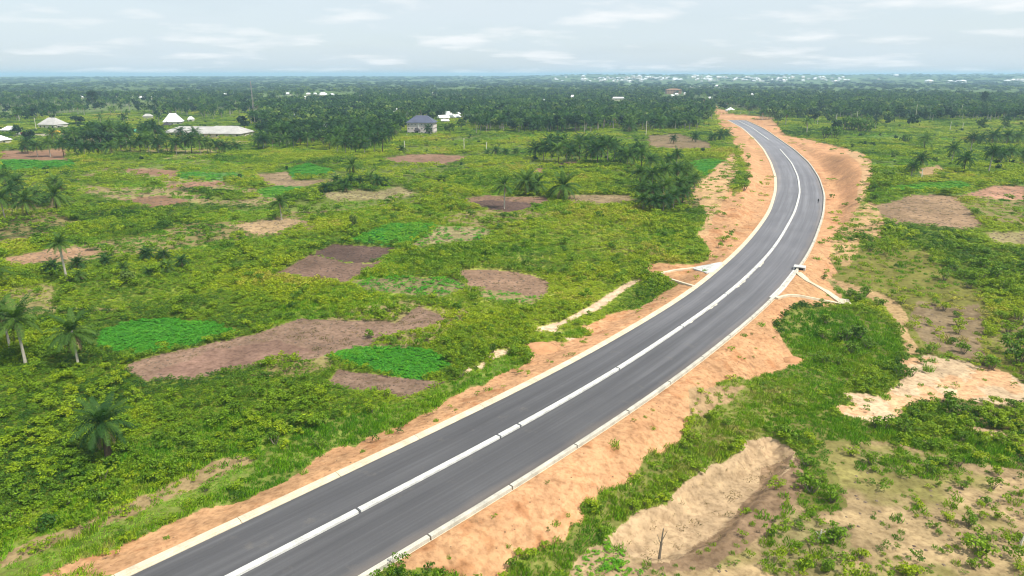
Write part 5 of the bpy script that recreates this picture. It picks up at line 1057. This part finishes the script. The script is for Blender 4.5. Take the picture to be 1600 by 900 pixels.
# ------------------------------------------------------------------ shrubs as things
shr = [ # x, y (base), radius in photo pixels, tone, landmark group
 ('on the bare ground right of the sand pit', [(1259,728,14,.35),(1236,730,6,.5),(1267,770,22,.4),(1300,785,15,.4),(1211,752,7,.75),(1245,745,8,.4),(1285,752,9,.5),(1211,816,8,.3),(1229,820,6,.4),(1206,838,9,.25),(1206,850,7,.3),(1251,829,10,.35),(1267,806,7,.35),(1228,790,5,.6),(1250,855,6,.5)]),
 ('at the bottom edge of the bare ground', [(1305,845,24,.35),(1293,893,15,.35),(1254,884,9,.3),(1415,895,17,.9),(1432,897,14,.85),(1345,872,13,.75),(1379,869,5,.6),(1520,888,12,.5),(1546,886,9,.5),(1222,884,6,.4),(1330,880,9,.7),(1590,890,10,.55),(1240,866,7,.5)]),
 ('in the middle of the bare brown ground', [(1436,792,9,.8),(1480,812,11,.8),(1464,826,8,.35),(1465,836,7,.3),(1480,856,6,.75),(1471,865,6,.3),(1513,822,16,.35),(1530,868,24,.5),(1534,848,10,.4),(1532,808,7,.55),(1490,794,6,.3),(1398,700,6,.5),(1430,808,5,.7),(1560,812,7,.6)]),
 ('along the upper side of the bare brown ground', [(1330,712,11,.7),(1360,726,13,.45),(1366,737,9,.5),(1419,722,8,.4),(1403,717,7,.5),(1440,742,9,.5),(1453,738,11,.3),(1473,728,11,.45),(1497,729,13,.4),(1466,760,7,.4),(1491,754,8,.5),(1503,763,9,.35),(1514,756,8,.6),(1551,764,12,.35),(1580,773,6,.35),(1541,790,11,.3),(1530,793,8,.7),(1560,742,12,.7),(1598,775,7,.6),(1594,848,11,.5),(1482,768,6,.4)]),
 ('below the pale sand wash', [(1427,652,12,.1),(1487,645,17,.25),(1503,650,15,.15),(1483,630,10,.05),(1520,648,12,.45),(1541,645,12,.6),(1505,690,11,.2),(1493,680,9,.3),(1398,694,8,.25),(1380,672,17,.4),(1410,676,14,.3),(1435,692,7,.4),(1452,700,9,.25),(1368,668,10,.3),(1560,660,13,.65),(1590,655,14,.6)]),
 ('around the upper end of the sand wash', [(1405,592,15,.15),(1424,588,10,.2),(1445,582,7,.4),(1405,606,5,.3),(1452,552,10,.4),(1436,556,7,.15),(1422,545,6,.2),(1440,568,8,.3),(1535,570,13,.6),(1548,577,17,.3),(1505,553,13,.4),(1487,537,9,.15),(1496,522,10,.85)]),
 ('on the grass slope below the right culvert', [(1318,534,18,.2),(1340,530,19,.15),(1355,545,15,.25),(1330,552,15,.25),(1288,566,13,.3),(1375,480,10,.3),(1410,475,10,.8),(1395,462,7,.35),(1340,470,14,.25),(1352,462,12,.3),(1328,462,9,.2),(1288,437,6,.2),(1285,528,13,.4),(1290,505,11,.45),(1312,570,10,.35)]),
 ('on the open slope right of the path', [(1475,485,9,.8),(1463,477,7,.4),(1494,496,7,.2),(1497,510,12,.75),(1450,508,7,.5),(1490,424,10,.15),(1476,438,12,.3),(1502,435,9,.35),(1513,450,11,.25),(1537,420,15,.35),(1552,436,15,.3),(1400,420,5,.1),(1455,413,7,.4),(1530,440,12,.5),(1570,455,14,.5)]),
 ('at the right edge above the sand wash', [(1592,568,22,.15),(1580,552,18,.25),(1597,536,18,.3),(1575,520,14,.5),(1590,505,14,.6),(1560,500,13,.5)]),
 ('on the bank above the bend', [(1360,392,10,.3),(1357,380,8,.2),(1362,300,10,.1),(1364,314,9,.15),(1345,229,6,.1),(1262,216,7,.15),(1290,217,14,.1),(1303,217,13,.15),(1415,225,11,.2),(1330,205,16,.05),(1345,207,15,.1),(1355,208,12,.15),(1318,206,14,.1),(1365,275,9,.4),(1388,280,11,.35),(1335,375,7,.5),(1320,322,5,.4),(1342,317,6,.4)]),
 ('on the left road cutting', [(1130,338,5,.4),(1143,366,5,.15),(1140,370,6,.4),(1132,378,8,.5),(1125,387,6,.5),(1168,250,5,.4),(1169,262,6,.4),(1167,283,8,.4),(1163,298,10,.45),(1152,236,6,.4)]),
 ('in the bush before the near left path', [(105,790,17,.45),(55,832,12,.35),(20,822,16,.4),(160,752,20,.55),(122,762,14,.3),(140,778,12,.2),(430,695,14,.2),(240,752,11,.3),(75,632,13,.5),(110,645,12,.65),(322,768,9,.4),(300,738,10,.3)]),
 ('near the green crop field beside the left verge', [(577,528,11,.3),(720,590,12,.3),(770,550,9,.1),(730,560,11,.4),(665,535,10,.35),(580,645,10,.6),(500,700,13,.3),(605,622,9,.6)]),
]
ns = 0
for where, lst in shr:
    lst = sorted(lst); n_ = len(lst)
    for i, (px, py, r_, tn) in enumerate(lst):
        b = P3(px, py); R_ = r_ * mpp(b); t_ = empty('shrub', b, RS.uniform(0, 6.28)); ns += 1
        szw = 'large' if r_ > 15 else ('small' if r_ < 8 else 'rounded'); tw = 'dark green' if tn < .25 else ('yellowish green' if tn > .65 else 'green')
        tag(t_, ordinal(i, n_, '%s %s shrub %s' % (szw, tw, where)), 'shrub', 'shrubs ' + where)
        k = R_ / 0.72; hk = k * RS.uniform(.8, 1.15)
        o = meshobj('foliage', SHRUBS[ns % 6], t_, (0, 0, 0), (0, 0, 0), (k * RS.uniform(.9, 1.1), k, hk)); o['tint'] = float(np.clip(tn * .75, 0, 1))
        if r_ > 8: meshobj('stems', STEMS, t_, (0, 0, 0), (0, 0, 0), (k, k, hk))
# dead snags
for px, py, ty, lab, mt in ((1030, 872, 826, 'dark leafless stump standing at the lower edge of the sand pit', M_bark), (1279, 843, 828, 'short white dead stem leaning beside the green shrub', M_pale), (1592, 858, 838, 'thin white dead stem at the right edge of the bare ground', M_pale), (1597, 522, 492, 'pale leafless sapling at the right edge above the sand wash', M_pale)):
    b = P3(px, py); ht = ztop(b, ty); t_ = empty('dead_snag', b); tag(t_, lab, 'dead stem')
    mb = MB(); mb.tube([(0, 0, -.2), (.1, 0, ht * .5), (.22, .05, ht)], [.16, .11, .05], 6); mb.build('trunk', mt, t_)
    mb = MB(); mb.tube([(.1, 0, ht * .45), (-.4, .1, ht * .8)], [.06, .02], 4); mb.tube([(.15, 0, ht * .6), (.6, -.1, ht * .95)], [.05, .02], 4); mb.tube([(.02, 0, ht * .25), (.35, .2, ht * .5)], [.05, .02], 4); mb.build('branch', mt, t_)

# broadleaf trees that stand out
NT_ = [0]
def tree(b, hgt, rm, label, group=None, tint=.3):
    i = NT_[0]; NT_[0] += 1; t_ = empty('broadleaf_tree', b, RS.uniform(0, 6.28)); tag(t_, label, 'tree', group)
    kx, kz = rm / 4.2, hgt / 9.6; o = meshobj('crown', TREES[i % 4], t_, (0, 0, 0), (0, 0, 0), (kx, kx, kz)); o['tint'] = tint
    meshobj('trunk', LIMBS[i % 2], t_, (0, 0, 0), (0, 0, 0), (kx * .8, kx * .8, kz)); return t_
def tree_px(bx, by, ty, rpx, label, **kw):
    b = P3(bx, by); return tree(b, max(2.0, ztop(b, ty)), rpx * mpp(b), label, **kw)
for a_ in ((148,172,141,10,'tall dark rounded tree standing above the far bush at the left',.05),(120,196,178,13,'wide dark tree right of the rambling grey roofed house',.1),(383,208,178,14,'big dark round tree behind the right end of the grey sheds',.0),(128,222,205,6,'small round dark tree beside the village road',.15),(200,444,424,15,'small flat topped tree in the left bush behind the ploughed field',.9),(552,362,330,8,'thin pale sapling left of the bright rectangular crop plot',1.0),(1272,195,174,9,'dark dense tree beside a pale trunk right of the far road',.05),(1534,175,142,6,'lone dark tree standing in the pale far bush on the right',.2),(870,188,165,12,'yellowish tree in the dark forest behind the long grove',.95),(905,188,160,12,'light green tree in the dark forest behind the long grove',.9),(960,186,160,14,'broad rounded tree in the forest before the long pale building',.7),(1060,190,166,13,'yellow green tree at the right end of the dark forest',1.0),(330,243,220,8,'pale green young tree with bare stem in the palm row',1.0),(1215,196,172,10,'leafy tree right of the far road verge',.7)):
    tree_px(*a_[:5], tint=a_[5])

# forest fill
q = polar_points(430, 1700, lambda d: 7.6, rad(41))
dn = forest_density(q[:, 0], q[:, 1]); m = RS.rand(len(q)) < dn
for x_, y_, r_ in clear:
    d2 = np.hypot(q[:, 0] - x_, q[:, 1] - y_); m &= d2 > (r_ if r_ < 42 else r_ * .45)
    # keep the sight line from the road side open in front of the houses
    fx, fy = x_ / math.hypot(x_, y_), y_ / math.hypot(x_, y_); al = (q[:, 0] - x_) * fx + (q[:, 1] - y_) * fy; la = np.abs(-(q[:, 0] - x_) * fy + (q[:, 1] - y_) * fx)
    m &= ~((la < r_ * (.85 if 14 < r_ < 42 else (.45 if r_ <= 14 else .12))) & (al < 0) & (al > -min(520 if math.hypot(x_, y_) > 1200 else 220, 12 * CAM_H * r_ / 60 + math.hypot(x_, y_) * .16)))
q = q[m]; q = q[np.argsort(np.hypot(q[:, 0], q[:, 1]))]; hz = height(q[:, 0], q[:, 1])
kind = (fbm(q[:, 0] / 60, q[:, 1] / 90, 141, 2) + .25 * RS.normal(size=len(q))) > .60     # broadleaf where true
vis = np.abs(np.arctan2(q[:, 0], q[:, 1])) < rad(37.2)
nP = max(0, 296 - NPALM[0]); nT = 150
LM = [(18, 200, 'behind the small white roofed house at left'), (86, 190, 'behind the rambling grey roofed house'), (150, 165, 'under the tall dark rounded tree'), (215, 200, 'around the green roofed shed'), (272, 185, 'beside the tall white roofed house'), (345, 200, 'around the long grey sheds'), (352, 160, 'below the wide white house at left'), (395, 185, 'around the radio mast'), (440, 210, 'behind the plantation'), (460, 185, 'around the tiny white roof'), (508, 198, 'around the open sided white shed'), (545, 180, 'in the dark wood left of the pink house'), (520, 232, 'in the left front of the pink house grove'), (548, 232, 'in the front of the pink house grove'), (582, 230, 'in the right front of the pink house grove'), (530, 208, 'in the left back of the pink house grove'), (560, 208, 'in the back of the pink house grove'), (595, 208, 'in the right back of the pink house grove'), (620, 172, 'around the white house above the pink house'), (660, 190, 'around the pink house'), (703, 185, 'around the white cluster'), (760, 190, 'right of the white cluster'), (820, 190, 'in the dark forest left part'), (880, 180, 'in the dark forest middle'), (940, 190, 'behind the long grove'), (985, 175, 'before the long pale building'), (1040, 185, 'in the forest left of the road end'), (1090, 180, 'beside the road end'), (1150, 170, 'behind the pyramid roofed hut'), (1215, 175, 'in the wood right of the hut'), (1290, 180, 'beside the pale stems right of the road'), (1370, 180, 'in the right forest middle'), (1450, 180, 'behind the tallest pale stem'), (1520, 180, 'in the right forest right part'), (1590, 180, 'at the right edge of the right forest')]
PEND = []
def label_later(o, px, py, what):
    k = min(range(len(LM)), key=lambda j: (LM[j][0] - px) ** 2 + 4 * (LM[j][1] - py) ** 2); PEND.append((o, px, k, what))
ip, it_ = [], []
for i in range(len(q)):
    b = Vector((q[i, 0], q[i, 1], hz[i])); dep = b.y * CP + (CAM_H - b.z) * SP
    px_ = 800 + FPX * b.x / dep; py_ = 450 + FPX * ((CAM_H - b.z) * CP - b.y * SP) / dep
    if kind[i]:
        if nT > 0 and vis[i]: nT -= 1; label_later(tree(b, RS.uniform(8, 14), RS.uniform(4, 6.5), 'tree', None, float(np.clip(RS.normal(.4, .28), 0, 1))), px_, py_, 'leafy tree')
        else: it_.append(i)
    else:
        if nP > 0 and vis[i]: nP -= 1; label_later(palm(b, RS.uniform(5.5, 11.5), RS.uniform(4.6, 5.8), 'palm', None, tint=float(np.clip(RS.normal(.45, .25), 0, 1))), px_, py_, 'oil palm')
        else: ip.append(i)
for k in range(len(LM)):
    for what in ('leafy tree', 'oil palm'):
        mem = sorted([p_ for p_ in PEND if p_[2] == k and p_[3] == what], key=lambda p_: p_[1])
        for r_, p_ in enumerate(mem): tag(p_[0], ordinal(r_, len(mem), what + ' ' + LM[k][2]), None, what + 's ' + LM[k][2])
def farpalm(i):
    mb = MB(); mb.tube([(0, 0, -1), (0, 0, 8)], [.32, .26], 5, 0, False); me0 = FARP[i]
    n0 = len(me0.vertices); V0 = np.zeros(n0 * 3); me0.vertices.foreach_get('co', V0); V0 = V0.reshape(-1, 3) + (0, 0, 8)
    F0 = [tuple(p_.vertices) for p_ in me0.polygons]; M0 = [p_.material_index for p_ in me0.polygons]
    lv0 = np.zeros(n0); me0.attributes['lv'].data.foreach_get('value', lv0); nt_ = len(mb.V)
    me = mkmesh('far_palm', list(V0) + mb.V, F0 + [tuple(a_ + n0 for a_ in f) for f in mb.F], [M_palm, M_dead, M_trunk], M0 + [2] * len(mb.F))
    at = me.attributes.new('lv', 'FLOAT', 'POINT'); at.data.foreach_set('value', np.r_[lv0, np.full(nt_, .5)].astype(np.float32)); return me
C_fp = subcoll('far_palm', [farpalm(i) for i in range(3)]); C_ft = subcoll('far_tree', FTREES)
ip, it_ = np.array(ip), np.array(it_)
scatter('palm_forest', C_fp, np.c_[q[ip], hz[ip]], RS.uniform(.75, 1.25, len(ip)), RS.rand(len(ip)) * 6.28, np.clip(RS.normal(.45, .33, len(ip)), 0, 1), 'far dark palm woods reading as one mass')
scatter('broadleaf_forest', C_ft, np.c_[q[it_], hz[it_]], RS.uniform(.8, 1.5, len(it_)), RS.rand(len(it_)) * 6.28, np.clip(RS.normal(.5, .35, len(it_)), 0, 1), 'far mixed leafy woods reading as one mass')
q = polar_points(1700, 8200, lambda d: 0.0115 * d, rad(41)); th_ = np.arctan2(q[:, 0], q[:, 1]); dq = np.hypot(q[:, 0], q[:, 1]); intown = (dq > 3000) & (th_ > math.atan(60 / FPX)) & (th_ < math.atan(540 / FPX))
m = RS.rand(len(q)) < np.clip(forest_density(q[:, 0], q[:, 1]) + .07, 0, 1) * np.where(intown, .35, 1.0); q = q[m]; hz = height(q[:, 0], q[:, 1]); dd = np.hypot(q[:, 0], q[:, 1])
sc_ = np.clip(dd * .0115 / 7.5, 2.0, 7.0) * RS.uniform(.5, 1.0, len(q))
scatter('distant_woods', C_ft, np.c_[q, hz], sc_, RS.rand(len(q)) * 6.28, np.clip(.25 + .9 * (fbm(q[:, 0] / 500, q[:, 1] / 900, 145, 3) - .3) + .25 * RS.normal(size=len(q)), 0, 1), 'distant blue green woods towards the horizon', None, RS.uniform(.7, 1.5, len(q)))
# small leafy trees and saplings dotted over the middle distance bush
q = polar_points(330, 1200, lambda d: 16, rad(41)); m = (RS.rand(len(q)) < .30) & (zone_of(q[:, 0], q[:, 1]) < 3) & (forest_density(q[:, 0], q[:, 1]) < .5); sdr, _ = nearest(q, MDx); m &= np.abs(sdr) > 34
q = q[m]; hz = height(q[:, 0], q[:, 1]); n = len(q)
s_ = RS.uniform(.18, .42, n)
scatter('bush_thicket', C_ft, np.c_[q, hz - .4], s_, RS.rand(n) * 6.28, np.clip(RS.normal(.6, .25, n), 0, 1), 'dark thickets dotted over the middle distance bush')

# ------------------------------------------------------------------ haze
HZ = 27500.0
mb = MB(); zt = max(float(gz[GD < 27000].max()) + 22.0, 66.0); print('haze top', zt); zb = -14.0; mb.box((0, 0, (zt + zb) / 2), (2 * HZ, 2 * HZ, zt - zb))
M_haze, t = newmat('haze_air'); vp = t.n('ShaderNodeVolumePrincipled')
vp.inputs['Color'].default_value = (0.50, 0.73, 1.0, 1); vp.inputs['Density'].default_value = 0.000155; vp.inputs['Anisotropy'].default_value = 0.1
o_ = t.n('ShaderNodeOutputMaterial'); t.link(vp.outputs[0], o_.inputs['Volume'])
tag(mb.build('haze', M_haze), 'pale blue haze over the far land', None, None, 'stuff')
SC.cycles.volume_bounces = 1; SC.cycles.max_bounces = 6; SC.cycles.transparent_max_bounces = 8
SC.cycles.use_denoising = True; SC.cycles.filter_width = 1.1
print('palms', NPALM[0], 'trees', NT_[0], 'objects', len(bpy.data.objects))
